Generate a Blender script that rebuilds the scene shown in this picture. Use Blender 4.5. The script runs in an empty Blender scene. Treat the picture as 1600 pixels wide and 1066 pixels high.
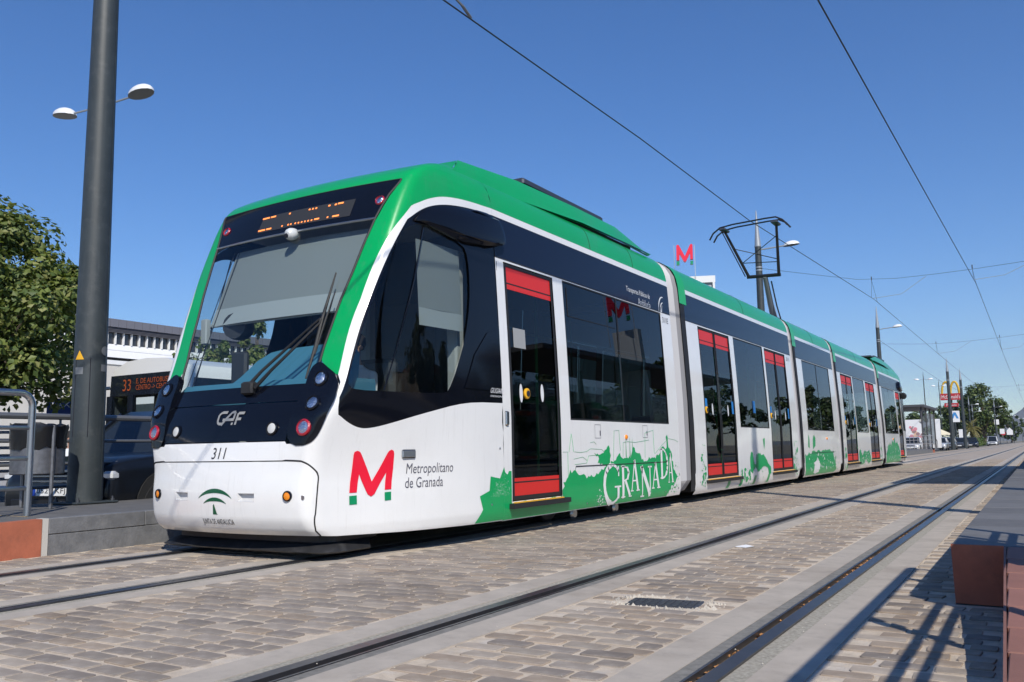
import bpy, bmesh, math, random
from mathutils import Vector, Matrix, geometry
random.seed(7)
R = math.radians
sc = bpy.context.scene
COL = sc.collection

# ------------------------------------------------------------------ camera
cam_d = bpy.data.cameras.new('camera'); cam = bpy.data.objects.new('camera', cam_d); COL.objects.link(cam)
sc.camera = cam
CAM = Vector((5.756, 0.0, 0.843))
FWD = Vector((-0.51447671, 0.84849905, 0.12394786))
RGT = Vector((0.85389618, 0.52017778, -0.01662518)); UPV = RGT.cross(FWD)
cam.matrix_world = Matrix(((RGT.x, UPV.x, -FWD.x, CAM.x), (RGT.y, UPV.y, -FWD.y, CAM.y), (RGT.z, UPV.z, -FWD.z, CAM.z), (0, 0, 0, 1)))
cam_d.sensor_width = 36; cam_d.lens = 36*1350/1600; cam_d.clip_start = 0.05; cam_d.clip_end = 30000
# ------------------------------------------------------------------ sky, sun, exposure
SUN_EL = R(40); SUN_AZ = R(-46)                      # direction to the sun in the XY plane, from +X
sun_dir = Vector((math.cos(SUN_EL)*math.cos(SUN_AZ), math.cos(SUN_EL)*math.sin(SUN_AZ), math.sin(SUN_EL)))
w = bpy.data.worlds.new('World'); sc.world = w; w.use_nodes = True
wn = w.node_tree.nodes; bg = wn['Background']
sky = wn.new('ShaderNodeTexSky'); sky.sky_type = 'NISHITA'; sky.sun_disc = False
sky.sun_elevation = SUN_EL; sky.sun_rotation = R(90)-SUN_AZ
sky.altitude = 300; sky.air_density = 1.0; sky.dust_density = 0.0; sky.ozone_density = 5.0
hs = wn.new('ShaderNodeHueSaturation'); hs.inputs['Saturation'].default_value = 1.22; hs.inputs['Hue'].default_value = .508; w.node_tree.links.new(sky.outputs[0], hs.inputs['Color']); w.node_tree.links.new(hs.outputs[0], bg.inputs[0]); bg.inputs[1].default_value = 0.136
sl = bpy.data.lights.new('sun', 'SUN'); so = bpy.data.objects.new('sun', sl); COL.objects.link(so)
sl.energy = 4.9; sl.angle = R(0.53); sl.color = (1, .945, .85)
so.rotation_euler = sun_dir.to_track_quat('Z', 'Y').to_euler(); so.location = (20, -20, 30)
sc.view_settings.view_transform = 'Standard'; sc.view_settings.look = 'None'
sc.view_settings.exposure = 0.0; sc.view_settings.gamma = 1.0; sc.view_settings.use_curve_mapping = False
sc.render.engine = 'CYCLES'; sc.cycles.use_denoising = True; sc.cycles.max_bounces = 8
sc.cycles.transparent_max_bounces = 24; sc.cycles.caustics_reflective = False; sc.cycles.caustics_refractive = False
sc.cycles.sample_clamp_indirect = 6

# ------------------------------------------------------------------ materials
MATS = {}
def mat(name, col, rough=.5, metal=0, coat=0, spec=.5, emit=None, estr=0, var=0, vscale=6, bump=0, bscale=40, inner=None, var2=None, dirt=None, streak=None, stain=None, rnd=0):
    if name in MATS: return MATS[name]
    m = bpy.data.materials.new(name); m.use_nodes = True; nt = m.node_tree; n = nt.nodes; l = nt.links
    b = n['Principled BSDF']
    b.inputs['Base Color'].default_value = (*col, 1); b.inputs['Roughness'].default_value = rough
    b.inputs['Metallic'].default_value = metal; b.inputs['Coat Weight'].default_value = coat
    b.inputs['Coat Roughness'].default_value = .04; b.inputs['Specular IOR Level'].default_value = spec
    if emit: b.inputs['Emission Color'].default_value = (*emit, 1); b.inputs['Emission Strength'].default_value = estr
    tc = n.new('ShaderNodeTexCoord')
    colsock = None
    def noise(scale, detail=5, rough_=.6):
        t = n.new('ShaderNodeTexNoise'); t.inputs['Scale'].default_value = scale; t.inputs['Detail'].default_value = detail
        t.inputs['Roughness'].default_value = rough_; l.new(tc.outputs['Object'], t.inputs['Vector']); return t
    if var:
        t = noise(vscale); rp = n.new('ShaderNodeValToRGB'); l.new(t.outputs['Fac'], rp.inputs[0])
        c2 = var2 or col
        rp.color_ramp.elements[0].position = .3; rp.color_ramp.elements[1].position = .7
        rp.color_ramp.elements[0].color = (*[max(0, c*(1-var)) for c in col], 1)
        rp.color_ramp.elements[1].color = (*[min(1, c*(1+var)) for c in c2], 1)
        colsock = rp.outputs[0]
    if dirt:                                             # (colour, amount, scale): blotchy grime with a shape of its own
        t = noise(dirt[2], 8, .7); rp = n.new('ShaderNodeValToRGB'); l.new(t.outputs['Fac'], rp.inputs[0])
        rp.color_ramp.elements[0].position = .52; rp.color_ramp.elements[1].position = .75
        rp.color_ramp.elements[0].color = (0, 0, 0, 1); rp.color_ramp.elements[1].color = (dirt[1],)*3+(1,)
        mx = n.new('ShaderNodeMix'); mx.data_type = 'RGBA'; l.new(rp.outputs[0], mx.inputs[0])
        if colsock: l.new(colsock, mx.inputs[6])
        else: mx.inputs[6].default_value = (*col, 1)
        mx.inputs[7].default_value = (*dirt[0], 1); colsock = mx.outputs[2]
    if stain:                                            # large stains laid out in place, across neighbouring pieces: (colour, amount, scale)
        ge = n.new('ShaderNodeNewGeometry'); t = noise(stain[2], 6, .62); l.new(ge.outputs['Position'], t.inputs['Vector']); rp = n.new('ShaderNodeValToRGB'); l.new(t.outputs['Fac'], rp.inputs[0])
        rp.color_ramp.elements[0].position = .5; rp.color_ramp.elements[1].position = .72
        rp.color_ramp.elements[0].color = (0, 0, 0, 1); rp.color_ramp.elements[1].color = (stain[1],)*3+(1,)
        mx = n.new('ShaderNodeMix'); mx.data_type = 'RGBA'; mx.blend_type = 'MULTIPLY'; l.new(rp.outputs[0], mx.inputs[0])
        if colsock: l.new(colsock, mx.inputs[6])
        else: mx.inputs[6].default_value = (*col, 1)
        mx.inputs[7].default_value = (*stain[0], 1); colsock = mx.outputs[2]
    if rnd:                                              # each piece a shade of its own
        oi = n.new('ShaderNodeObjectInfo'); mr = n.new('ShaderNodeMapRange'); l.new(oi.outputs['Random'], mr.inputs[0]); mr.inputs[3].default_value = 1-rnd; mr.inputs[4].default_value = 1+rnd
        hv = n.new('ShaderNodeHueSaturation'); l.new(mr.outputs[0], hv.inputs['Value']); l.new(colsock, hv.inputs['Color']); colsock = hv.outputs[0]
    if streak:                                           # thin run-down streaks and road film: (colour, amount)
        mp = n.new('ShaderNodeMapping'); mp.inputs['Scale'].default_value = (9, 9, .55); l.new(tc.outputs['Object'], mp.inputs[0])
        t = noise(2.2, 7, .75); l.new(mp.outputs[0], t.inputs['Vector']); rp = n.new('ShaderNodeValToRGB'); l.new(t.outputs['Fac'], rp.inputs[0])
        rp.color_ramp.elements[0].position = .55; rp.color_ramp.elements[1].position = .85
        rp.color_ramp.elements[0].color = (0, 0, 0, 1); rp.color_ramp.elements[1].color = (streak[1],)*3+(1,)
        mx = n.new('ShaderNodeMix'); mx.data_type = 'RGBA'; l.new(rp.outputs[0], mx.inputs[0])
        if colsock: l.new(colsock, mx.inputs[6])
        else: mx.inputs[6].default_value = (*col, 1)
        mx.inputs[7].default_value = (*streak[0], 1); colsock = mx.outputs[2]
    if inner:                                            # paint outside, plain lining on the inside face
        g = n.new('ShaderNodeNewGeometry'); mx = n.new('ShaderNodeMix'); mx.data_type = 'RGBA'
        l.new(g.outputs['Backfacing'], mx.inputs[0])
        if colsock: l.new(colsock, mx.inputs[6])
        else: mx.inputs[6].default_value = (*col, 1)
        mx.inputs[7].default_value = (*inner, 1); colsock = mx.outputs[2]
    if colsock: l.new(colsock, b.inputs['Base Color'])
    if bump:
        t = noise(bscale, 8); bp = n.new('ShaderNodeBump'); bp.inputs['Strength'].default_value = bump; bp.inputs['Distance'].default_value = .01
        l.new(t.outputs['Fac'], bp.inputs['Height']); l.new(bp.outputs[0], b.inputs['Normal'])
    MATS[name] = m; return m
def glass(name, tint, rough=0.0, ior=1.5, boost=0.0):
    if name in MATS: return MATS[name]
    m = bpy.data.materials.new(name); m.use_nodes = True; n = m.node_tree.nodes; l = m.node_tree.links
    n.remove(n['Principled BSDF']); out = n['Material Output']
    tr = n.new('ShaderNodeBsdfTransparent'); tr.inputs[0].default_value = (*tint, 1)
    gl = n.new('ShaderNodeBsdfGlossy'); gl.inputs['Roughness'].default_value = rough; gl.inputs[0].default_value = (.95, .97, 1, 1)
    fr = n.new('ShaderNodeFresnel'); ge = n.new('ShaderNodeNewGeometry'); ir = n.new('ShaderNodeMapRange')   # a thin pane reflects alike from both faces
    ir.inputs[3].default_value = ior; ir.inputs[4].default_value = 1/ior; l.new(ge.outputs['Backfacing'], ir.inputs[0]); l.new(ir.outputs[0], fr.inputs[0])
    mx = n.new('ShaderNodeMixShader')
    if boost:
        a = n.new('ShaderNodeMath'); a.operation = 'ADD'; a.use_clamp = True; l.new(fr.outputs[0], a.inputs[0]); a.inputs[1].default_value = boost; l.new(a.outputs[0], mx.inputs[0])
    else: l.new(fr.outputs[0], mx.inputs[0])
    l.new(tr.outputs[0], mx.inputs[1]); l.new(gl.outputs[0], mx.inputs[2]); l.new(mx.outputs[0], out.inputs[0])
    MATS[name] = m; return m
GREY_IN = (.42, .44, .44)
WHITE = mat('white_paint', (.80, .80, .79), .22, coat=.6, var=.015, vscale=2.5, inner=GREY_IN, dirt=((.55, .53, .5), .12, 2.2), streak=((.42, .40, .37), .35))
GREEN = mat('green_paint', (.0, .345, .085), .28, coat=.35, inner=GREY_IN, var=.04, vscale=2, dirt=((.06, .25, .13), .35, 1.6), streak=((.10, .30, .17), .5))
GREEN2 = mat('bright_green_paint', (.0, .40, .06), .3, coat=.4)
PRINT = mat('green_print', (.002, .345, .10), .35, coat=.3, var=.03, vscale=5)
NAVY = mat('navy_paint', (.006, .010, .026), .16, coat=0, spec=.28, inner=(.2, .2, .2))
BLACK = mat('black_gloss', (.004, .005, .009), .10, spec=.35)
RUB = mat('black_rubber', (.016, .016, .017), .62, bump=.1, bscale=90)
DKPL = mat('dark_grey_plastic', (.022, .022, .024), .5, var=.25, vscale=8, dirt=((.12, .12, .12), .5, 5))
RED = mat('red_door_paint', (.62, .03, .026), .4, spec=.3)
LOGORED = mat('logo_red', (.80, .008, .035), .35, coat=.4)
LOGOGRN = mat('logo_green', (.0, .26, .10), .35, coat=.4)
INK = mat('dark_print', (.02, .02, .03), .4)
GREYTXT = mat('grey_print', (.10, .10, .13), .4)
JUNTA = mat('emblem_green', (.0, .085, .035), .4)
WTXT = mat('white_print', (.72, .73, .74), .4)
STEEL = mat('brushed_steel', (.50, .51, .52), .28, metal=1)
CHROME = mat('chrome', (.75, .76, .78), .12, metal=1)
DKSTEEL = mat('dark_steel', (.10, .105, .12), .42, metal=.7)
ORANGE = mat('orange_lens', (.85, .26, .01), .25, coat=.5)
YELLOW = mat('yellow_paint', (.80, .42, .02), .4)
WSGLASS = glass('windscreen_glass', (.84, .89, .89), ior=1.4)
CABGLASS = glass('cab_side_glass', (.76, .81, .80), ior=1.4)
SIDEGLASS = glass('tinted_side_glass', (.085, .11, .108), ior=1.36, boost=.018)
DOORGLASS = glass('door_glass', (.10, .13, .125), ior=1.34, boost=.012)
CLEAR = glass('clear_glass', (.8, .85, .85))

# ------------------------------------------------------------------ object helpers
def tag(o, label=None, cat=None, group=None, kind=None):
    if label: o['label'] = label
    if cat: o['category'] = cat
    if group: o['group'] = group
    if kind: o['kind'] = kind
    return o
def empty(name, loc=(0, 0, 0), rz=0, label=None, cat=None, group=None):
    o = bpy.data.objects.new(name, None); COL.objects.link(o); o.location = loc; o.rotation_euler = (0, 0, rz)
    o.empty_display_size = .2
    return tag(o, label, cat, group)
def copy_tree(o, parent=None):
    c = o.copy(); COL.objects.link(c)
    if parent: c.parent = parent
    for ch in list(o.children): copy_tree(ch, c)
    return c
class MB:
    def __init__(s): s.v = []; s.f = []; s.mi = []; s.cur = 0
    def add(s, vs, fs):
        o = len(s.v); s.v += [tuple(p) for p in vs]
        for f in fs: s.f.append(tuple(o+i for i in f)); s.mi.append(s.cur)
        return s
    def box(s, x0, x1, y0, y1, z0, z1, M=None):
        vs = [Vector((x, y, z)) for z in (z0, z1) for y in (y0, y1) for x in (x0, x1)]
        if M is not None: vs = [M @ p for p in vs]
        return s.add(vs, [(0, 2, 3, 1), (4, 5, 7, 6), (0, 1, 5, 4), (2, 6, 7, 3), (0, 4, 6, 2), (1, 3, 7, 5)])
    def bbox(s, x0, x1, y0, y1, z0, z1, b=.01, M=None):
        """box with bevelled vertical and top edges"""
        def ring(d, z): 
            a, c, e, f = x0+d, x1-d, y0+d, y1-d
            k = b
            return [(a+k, e, z), (c-k, e, z), (c, e+k, z), (c, f-k, z), (c-k, f, z), (a+k, f, z), (a, f-k, z), (a, e+k, z)]
        rs = [ring(b, z0), ring(0, z0+b), ring(0, z1-b), ring(b, z1)]
        vs = [Vector(p) for r in rs for p in r]
        if M is not None: vs = [M @ p for p in vs]
        fs = [tuple(range(7, -1, -1)), tuple(range(24, 32))]
        for k in range(3):
            for i in range(8): j = (i+1) % 8; fs.append((k*8+i, k*8+j, (k+1)*8+j, (k+1)*8+i))
        return s.add(vs, fs)
    def tube(s, pts, r, seg=8, caps=True):
        pts = [Vector(p) for p in pts]; n = len(pts)
        rr = r if isinstance(r, (list, tuple)) else [r]*n
        d0 = (pts[1]-pts[0]).normalized(); u = d0.orthogonal().normalized(); vs = []
        for i, p in enumerate(pts):
            d = ((pts[min(i+1, n-1)]-pts[max(i-1, 0)])).normalized()
            u = (u-d*u.dot(d)).normalized(); v = d.cross(u)
            for k in range(seg):
                a = 2*math.pi*k/seg; vs.append(p+(u*math.cos(a)+v*math.sin(a))*rr[i])
        fs = []
        for i in range(n-1):
            for k in range(seg):
                j = (k+1) % seg; fs.append((i*seg+k, i*seg+j, (i+1)*seg+j, (i+1)*seg+k))
        if caps: fs += [tuple(range(seg-1, -1, -1)), tuple(range((n-1)*seg, n*seg))]
        return s.add(vs, fs)
    def lathe(s, prof, c=(0, 0, 0), seg=16, axis=(0, 0, 1), caps=True):
        ax = Vector(axis).normalized(); u = ax.orthogonal().normalized(); v = ax.cross(u); c = Vector(c)
        vs = []
        for r_, h in prof:
            for k in range(seg):
                a = 2*math.pi*k/seg; vs.append(c+ax*h+(u*math.cos(a)+v*math.sin(a))*r_)
        fs = []
        n = len(prof)
        for i in range(n-1):
            for k in range(seg):
                j = (k+1) % seg; fs.append((i*seg+k, i*seg+j, (i+1)*seg+j, (i+1)*seg+k))
        if caps: fs += [tuple(range(seg-1, -1, -1)), tuple(range((n-1)*seg, n*seg))]
        return s.add(vs, fs)
    def prism(s, poly, f0, f1):
        """poly: 2D outline; f0/f1 map a 2D point to the two end faces"""
        n = len(poly); vs = [Vector(f0(*p)) for p in poly]+[Vector(f1(*p)) for p in poly]
        tr = geometry.tessellate_polygon([[Vector((a, b, 0)) for a, b in poly]])
        fs = [t for t in tr]+[tuple(n+i for i in reversed(t)) for t in tr]
        for i in range(n): j = (i+1) % n; fs.append((i, j, n+j, n+i))
        return s.add(vs, fs)
    def grid(s, fn, us, vs_):
        pts = [fn(a, b) for b in vs_ for a in us]; n = len(us)
        return s.add(pts, [(j*n+i, j*n+i+1, (j+1)*n+i+1, (j+1)*n+i) for j in range(len(vs_)-1) for i in range(n-1)])
    def weld(s):
        key = {}; ix = []; vs = []
        for p in s.v:
            k = tuple(round(c, 4) for c in p)
            if k not in key: key[k] = len(vs); vs.append(p)
            ix.append(key[k])
        keep = [(tuple(dict.fromkeys(ix[i] for i in f)), m) for f, m in zip(s.f, s.mi)]
        keep = [(f, m) for f, m in keep if len(f) > 2]
        s.v = vs; s.f = [f for f, m in keep]; s.mi = [m for f, m in keep]; return s
    def mesh(s, name, mats, smooth=30, fix=True):
        me = bpy.data.meshes.new(name); me.from_pydata(s.v, [], s.f)
        for m in (mats if isinstance(mats, (list, tuple)) else [mats]): me.materials.append(m)
        if any(s.mi): me.polygons.foreach_set('material_index', s.mi)
        if fix:
            bm = bmesh.new(); bm.from_mesh(me); bmesh.ops.recalc_face_normals(bm, faces=bm.faces); bm.to_mesh(me); bm.free()
        if smooth:
            me.polygons.foreach_set('use_smooth', [True]*len(me.polygons)); me.update()
            me.set_sharp_from_angle(angle=R(smooth))
        me.update(); return me
    def build(s, name, mats, parent=None, smooth=30, fix=True, loc=None, world=False):
        o = bpy.data.objects.new(name, s.mesh(name, mats, smooth, fix)); COL.objects.link(o)
        if parent:
            o.parent = parent
            if world and parent.type == 'EMPTY': o.matrix_parent_inverse = parent.matrix_basis.inverted()
        if loc is not None: o.location = loc
        return o
def bez(p0, p1, p2, n=8): return [tuple((1-t)**2*a+2*t*(1-t)*b+t*t*c for a, b, c in zip(p0, p1, p2)) for t in [i/n for i in range(n+1)]]
def patch(polys, fn, off, gx=None, gy=None, mb=None):
    """fill a 2D outline (with holes), cut it on a grid and lay it on the surface fn(a, b, off)"""
    mb = mb or MB()
    pl = [[Vector((a, b, 0)) for a, b in p] for p in polys]; flat = [p for q in pl for p in q]
    bm = bmesh.new(); vs = [bm.verts.new(p) for p in flat]
    for t in geometry.tessellate_polygon(pl):
        try: bm.faces.new([vs[i] for i in t])
        except ValueError: pass
    for step, nrm in ((gx, Vector((1, 0, 0))), (gy, Vector((0, 1, 0)))):
        if not step: continue
        cs = [p.dot(nrm) for p in flat]; c = math.ceil(min(cs)/step)*step
        while c < max(cs):
            bmesh.ops.bisect_plane(bm, geom=bm.verts[:]+bm.edges[:]+bm.faces[:], plane_co=nrm*c, plane_no=nrm, dist=1e-6); c += step
    bm.verts.index_update()
    mb.add([fn(v.co.x, v.co.y, off) for v in bm.verts], [[v.index for v in f.verts] for f in bm.faces]); bm.free()
    return mb
_txt = {}
def text_mesh(body, shear=0):
    k = (body, shear)
    if k in _txt: return _txt[k]
    cu = bpy.data.curves.new('t', 'FONT'); cu.body = body; cu.shear = shear; cu.resolution_u = 3; cu.fill_mode = 'FRONT'
    o = bpy.data.objects.new('t', cu); COL.objects.link(o)
    dg = bpy.context.evaluated_depsgraph_get(); me = bpy.data.meshes.new_from_object(o.evaluated_get(dg))
    vs = [v.co.copy() for v in me.vertices]; fs = [tuple(p.vertices) for p in me.polygons]
    bpy.data.objects.remove(o); bpy.data.meshes.remove(me); bpy.data.curves.remove(cu)
    x0 = min(v.x for v in vs); x1 = max(v.x for v in vs); y0 = min(v.y for v in vs); y1 = max(v.y for v in vs)
    _txt[k] = ([((v.x-x0)/(x1-x0), (v.y-y0)/(y1-y0)) for v in vs], fs); return _txt[k]
def text_on(mb, body, fn, off, x0, x1, y0, y1, shear=0):
    """lettering stretched over the 2D box and laid on a surface"""
    vs, fs = text_mesh(body, shear)
    return mb.add([fn(x0+(x1-x0)*a, y0+(y1-y0)*b, off) for a, b in vs], fs)
def proj(p):
    d = Vector(p)-CAM; k = d.dot(FWD)
    return (800+1350*d.dot(RGT)/k, 533-1350*d.dot(UPV)/k) if k > .05 else (-9e9, 0)
def rect(a, b, c, d): return [(a, c), (b, c), (b, d), (a, d)]
def ci(xs, ys, x):
    """smooth monotone-ish interpolation through knots"""
    n = len(xs)
    if x <= xs[0]: return ys[0]
    if x >= xs[-1]: return ys[-1]
    i = 0
    while x > xs[i+1]: i += 1
    h = xs[i+1]-xs[i]; d = (ys[i+1]-ys[i])/h
    def sl(j):
        if j <= 0 or j >= n-1: return d
        a = (ys[j]-ys[j-1])/(xs[j]-xs[j-1]); b = (ys[j+1]-ys[j])/(xs[j+1]-xs[j])
        return 0 if a*b <= 0 else 2*a*b/(a+b)
    m0, m1 = sl(i), sl(i+1); t = (x-xs[i])/h
    return ys[i]*(2*t**3-3*t*t+1)+h*m0*(t**3-2*t*t+t)+ys[i+1]*(3*t*t-2*t**3)+h*m1*(t**3-t*t)
TZ = [.12, .16, .2, .28, .5, 1.15, 1.6, 2.75, 3.2, 3.27, 3.36, 3.46, 3.54, 3.61, 3.66, 3.69]
TX = [.955, .975, .988, .998, 1, 1, .99, .947, .926, .920, .905, .875, .83, .765, .69, .58]
YZ = [.12, .19, .25, .35, .5, .86, 1.13, 1.24, 1.37, 2.0, 2.85, 3.23, 3.33, 3.42, 3.5, 3.57, 3.63, 3.69]
YY = [5.02, 4.93, 4.85, 4.80, 4.785, 4.825, 4.885, 4.95, 5.02, 5.245, 5.585, 5.775, 5.86, 6.0, 6.18, 6.42, 6.7, 7.05]
XY = [4.6, 4.9, 5.1, 5.3, 5.55, 5.92, 6.3, 6.8, 7.2]
XX = [1.03, 1.075, 1.12, 1.165, 1.22, 1.277, 1.306, 1.322, 1.325]
T = lambda z: ci(TZ, TX, z)
def smooth(a, b, x): t = min(1, max(0, (x-a)/(b-a))); return t*t*(3-2*t)
def side_plan(y, z): return ci(XY, XX, y)*T(z)*(1-.122*(1-smooth(.6, 1.5, z))*(1-smooth(4.9, 6.9, y)))
_pc = {}
def plan(z):
    k = round(z, 4)
    if k in _pc: return _pc[k]
    y0 = ci(YZ, YY, z)
    bl = .10-.045*smooth(.65, 1.0, z)
    fr = lambda x: y0+bl*(x/.9)**2
    y = y0+.05
    for _ in range(12):
        x = side_plan(y, z); y = fr(x)
    rf, rs = .09, .13
    xf = x-rf
    _pc[k] = (y0, fr, x, y, rf, rs, xf)
    return _pc[k]
def _cab(q, z):
    y0, fr, kx, ky, rf, rs, xf = plan(z)
    s = 1 if q >= 0 else -1
    a = abs(q)
    if a <= 1:
        x = a*xf; p = (x, fr(x))
    elif a <= 2:
        t = a-1; A = (xf, fr(xf)); B = (side_plan(ky+rs, z), ky+rs)
        p = tuple((1-t)**2*A[i]+2*t*(1-t)*(kx, ky)[i]+t*t*B[i] for i in (0, 1))
    else:
        y = ky+rs+(a-2); p = (side_plan(y, z), y)
    x = s*p[0]                                        # the car leans a little away from the viewer
    return (x-.040*max(0, z-.6)*.5*(1-x/kx)*(1-smooth(6.0, 7.1, p[1])), p[1], z)
def cab(q, z, off=0.0):
    p = _cab(q, z)
    if not off: return p
    e = 1e-3
    a = _cab(q+e, z); b = _cab(q-e, z); c = _cab(q, z+e); d = _cab(q, z-e)
    u = [a[i]-b[i] for i in range(3)]; v = [c[i]-d[i] for i in range(3)]
    n = (u[1]*v[2]-u[2]*v[1], u[2]*v[0]-u[0]*v[2], u[0]*v[1]-u[1]*v[0])
    l = math.sqrt(sum(t*t for t in n)) or 1
    return tuple(p[i]+n[i]/l*off for i in range(3))
def q_of_y(y, z):
    y0, fr, kx, ky, rf, rs, xf = plan(z)
    return 2+y-ky-rs
def pod_off(z): return .008+.04*smooth(.92, 1.40, z)
def pod(q, z, off=0.0): return cab(q, z, pod_off(z)+off)
# ================================================================== ground, tracks and platforms
ASPH = mat('asphalt', (.075, .074, .073), .85, var=.22, vscale=3, bump=.3, bscale=120)
CONC = mat('track_concrete', (.43, .378, .318), .85, var=.10, vscale=5, bump=.25, bscale=150, dirt=((.22, .2, .18), .45, 7), stain=((.66, .63, .60), .8, .9))
MORT = mat('joint_mortar', (.58, .485, .375), .95, var=.16, vscale=14, bump=.7, bscale=110, dirt=((.56, .54, .52), .7, 4), stain=((.62, .58, .54), .7, 1.1))
STRIP = mat('dark_joint_strip', (.20, .19, .17), .85, var=.25, vscale=20, bump=.4, bscale=200, dirt=((.34, .31, .26), .5, 30))
RAILM = mat('rail_steel', (.085, .085, .095), .34, metal=.7, var=.2, vscale=10)
GROOVE = mat('rail_groove', (.22, .16, .10), .9, var=.4, vscale=40, dirt=((.36, .22, .10), .8, 25))
GRAV = mat('sandy_edge', (.36, .33, .27), .95, var=.3, vscale=60, bump=.5, bscale=250)
ground = MB().add([(-8990, -8990, -.17), (8990, -8990, -.17), (8990, 8990, -.17), (-8990, 8990, -.17)], [(0, 1, 2, 3)]).build('ground', mat('far_ground', (.20, .175, .13), .95, var=.2, vscale=.05), smooth=0)
tag(ground, 'wide flat ground around the tram line', 'ground', kind='structure')
rd = MB().box(-17, -4.15, -40, 500, -.168, -.15).build('road', ASPH, smooth=0); tag(rd, 'asphalt road beside the tram platform', 'road', kind='structure')
rd2 = MB().box(9.6, 19, -40, 500, -.168, -.15).build('road', ASPH, smooth=0); tag(rd2, 'asphalt road on the other side of the tracks', 'road', kind='structure')
pv = MB().box(-58, -17, -40, 500, -.166, .0).build('pavement', mat('pale_paving', (.36, .34, .31), .9, var=.1, vscale=1), smooth=0); tag(pv, 'pale pavement in front of the white building', 'pavement', kind='structure')
XL, XR = -1.65, 5.3
RAILS = [(-.75, 1), (.75, -1), (3.16, 1), (4.66, -1)]      # head centre, side of the gauge groove
Y0, Y1 = -6, 420
bed = empty('track_bed', (0, 0, 0)); tag(bed, 'cobbled tram track bed with concrete strips along the rails', 'track bed', kind='structure')
MB().add([(XL, Y0, -.06), (XR+.3, Y0, -.06), (XR+.3, Y1, -.06), (XL, Y1, -.06)], [(0, 1, 2, 3)]).build('base_sheet', CONC, bed, smooth=0)
ylist = [Y0, 0, 4, 8, 14, 22, 35, 60, 120, Y1]
def slab(name, xa, xb, z0, z1, m, parent=bed):
    mb = MB()
    for a, b in zip(ylist[:-1], ylist[1:]): mb.box(min(xa, xb), max(xa, xb), a, b, z0, z1)
    return mb.build(name, m, parent, smooth=0)
for c, g in RAILS:
    slab('rail', c-.032, c+.032, -.05, .006, RAILM)
    slab('rail_groove', c+g*.033, c+g*.074, -.05, -.024, GROOVE)
    slab('rail_lip', c+g*.075, c+g*.088, -.05, .001, RAILM)
    slab('joint_strip', c+g*.089, c+g*.152, -.05, -.003, STRIP)
    slab('concrete_strip', c+g*.153, c+g*.335, -.05, -.001, CONC)
    slab('joint_strip', c-g*.033, c-g*.115, -.05, -.004, GRAV)
    slab('concrete_strip', c-g*.116, c-g*.30, -.05, -.001, CONC)
BANDS = [(XL, -1.05), (-.415, .415), (1.05, 2.86), (3.495, 4.325), (4.96, 5.56)]
for a, b in BANDS[:4]+[(4.96, XR-.001)]: slab('mortar_bed', a, b, -.05, -.0065, MORT)
MB().box(XR-.001, 5.60, Y0, 5.2, -.05, -.0065).build('mortar_bed', MORT, bed, smooth=0)
# granite setts
SETT = [mat('sett_%s' % n, c, .85, var=.14, vscale=9, bump=.35, bscale=180, dirt=((.44, .39, .33), .6, 9), stain=((.62, .58, .54), .8, 1.1), rnd=.14) for n, c in (('grey', (.292, .247, .205)), ('brown', (.33, .262, .20)), ('pale', (.36, .302, .243)), ('dark', (.245, .207, .175)))]
rr = random.Random(11)
def sett_shape(l, w_, r_):
    """worn block: rounded outline on top, wider foot"""
    out = []
    for (cx, cy), a0 in (((1, 1), 0), ((-1, 1), 90), ((-1, -1), 180), ((1, -1), 270)):
        for da in (10, 80):
            k = r_.uniform(.006, .015); out.append((cx*(l/2-k)+k*math.cos(R(a0+da))+r_.uniform(-.004, .004), cy*(w_/2-k)+k*math.sin(R(a0+da))+r_.uniform(-.004, .004)))
    return out
VAR = [sett_shape(rr.uniform(.165, .215), rr.uniform(.082, .098), rr) for _ in range(14)]
def sett_mb(o, h_): 
    mb = MB(); n = 8
    top = [(x*.98, y*.962, h_) for x, y in o]; mid = [(x, y, h_-.0025) for x, y in o]; low = [(x*1.015, y*1.03, -.02) for x, y in o]
    mb.add([(0, 0, h_+.0006)]+top+mid+low, [(0, 1+i, 1+(i+1) % n) for i in range(n)]+[(1+i, 1+n+i, 1+n+(i+1) % n, 1+(i+1) % n) for i in range(n)]+[(1+n+i, 1+2*n+i, 1+2*n+(i+1) % n, 1+n+(i+1) % n) for i in range(n)])
    return mb
VM = [sett_mb(o, 0) for o in VAR]
cand = []
HOLE = (3.66, 4.20, 4.38, 4.78)
for bi, (a, b) in enumerate(BANDS):
    y = 1.2; row = 0
    while y < 46:
        x = a+.03+(.10 if row % 2 else 0)-rr.uniform(0, .03)
        while x < b-.05:
            v = rr.randrange(14); L = max(p[0] for p in VAR[v])-min(p[0] for p in VAR[v])
            if x+L > b+.01: 
                if b-.02-x < .08: break
                v = min(range(14), key=lambda k: max(p[0] for p in VAR[k])); s = (b-.02-x)/(max(p[0] for p in VAR[v])-min(p[0] for p in VAR[v])); s = min(s, 1)
            else: s = 1
            W_ = L*s if s == 1 else b-.02-x
            p = (x+W_/2, y+rr.uniform(-.006, .006), rr.uniform(-.003, .002))
            if bi == 4 and p[0] > 5.25 and p[1] > 5.1: pass
            elif not (HOLE[0] < p[0] < HOLE[1] and HOLE[2] < p[1] < HOLE[3]):
                cand.append((p, v, rr.uniform(-.035, .035), s, rr.choices((0, 1, 2, 3), ((3, 1, 1, 2) if bi < 3 else (1, 3, 2, 1)))[0], rr.uniform(-.012, .012)))
            x += W_+rr.uniform(.016, .028)
        y += .112+rr.uniform(-.003, .005); row += 1
def in_frame(p):
    q = proj(p); return -20 < q[0] < 1620 and q[1] < 1090 and (Vector(p)-CAM).dot(FWD) > .5
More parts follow.
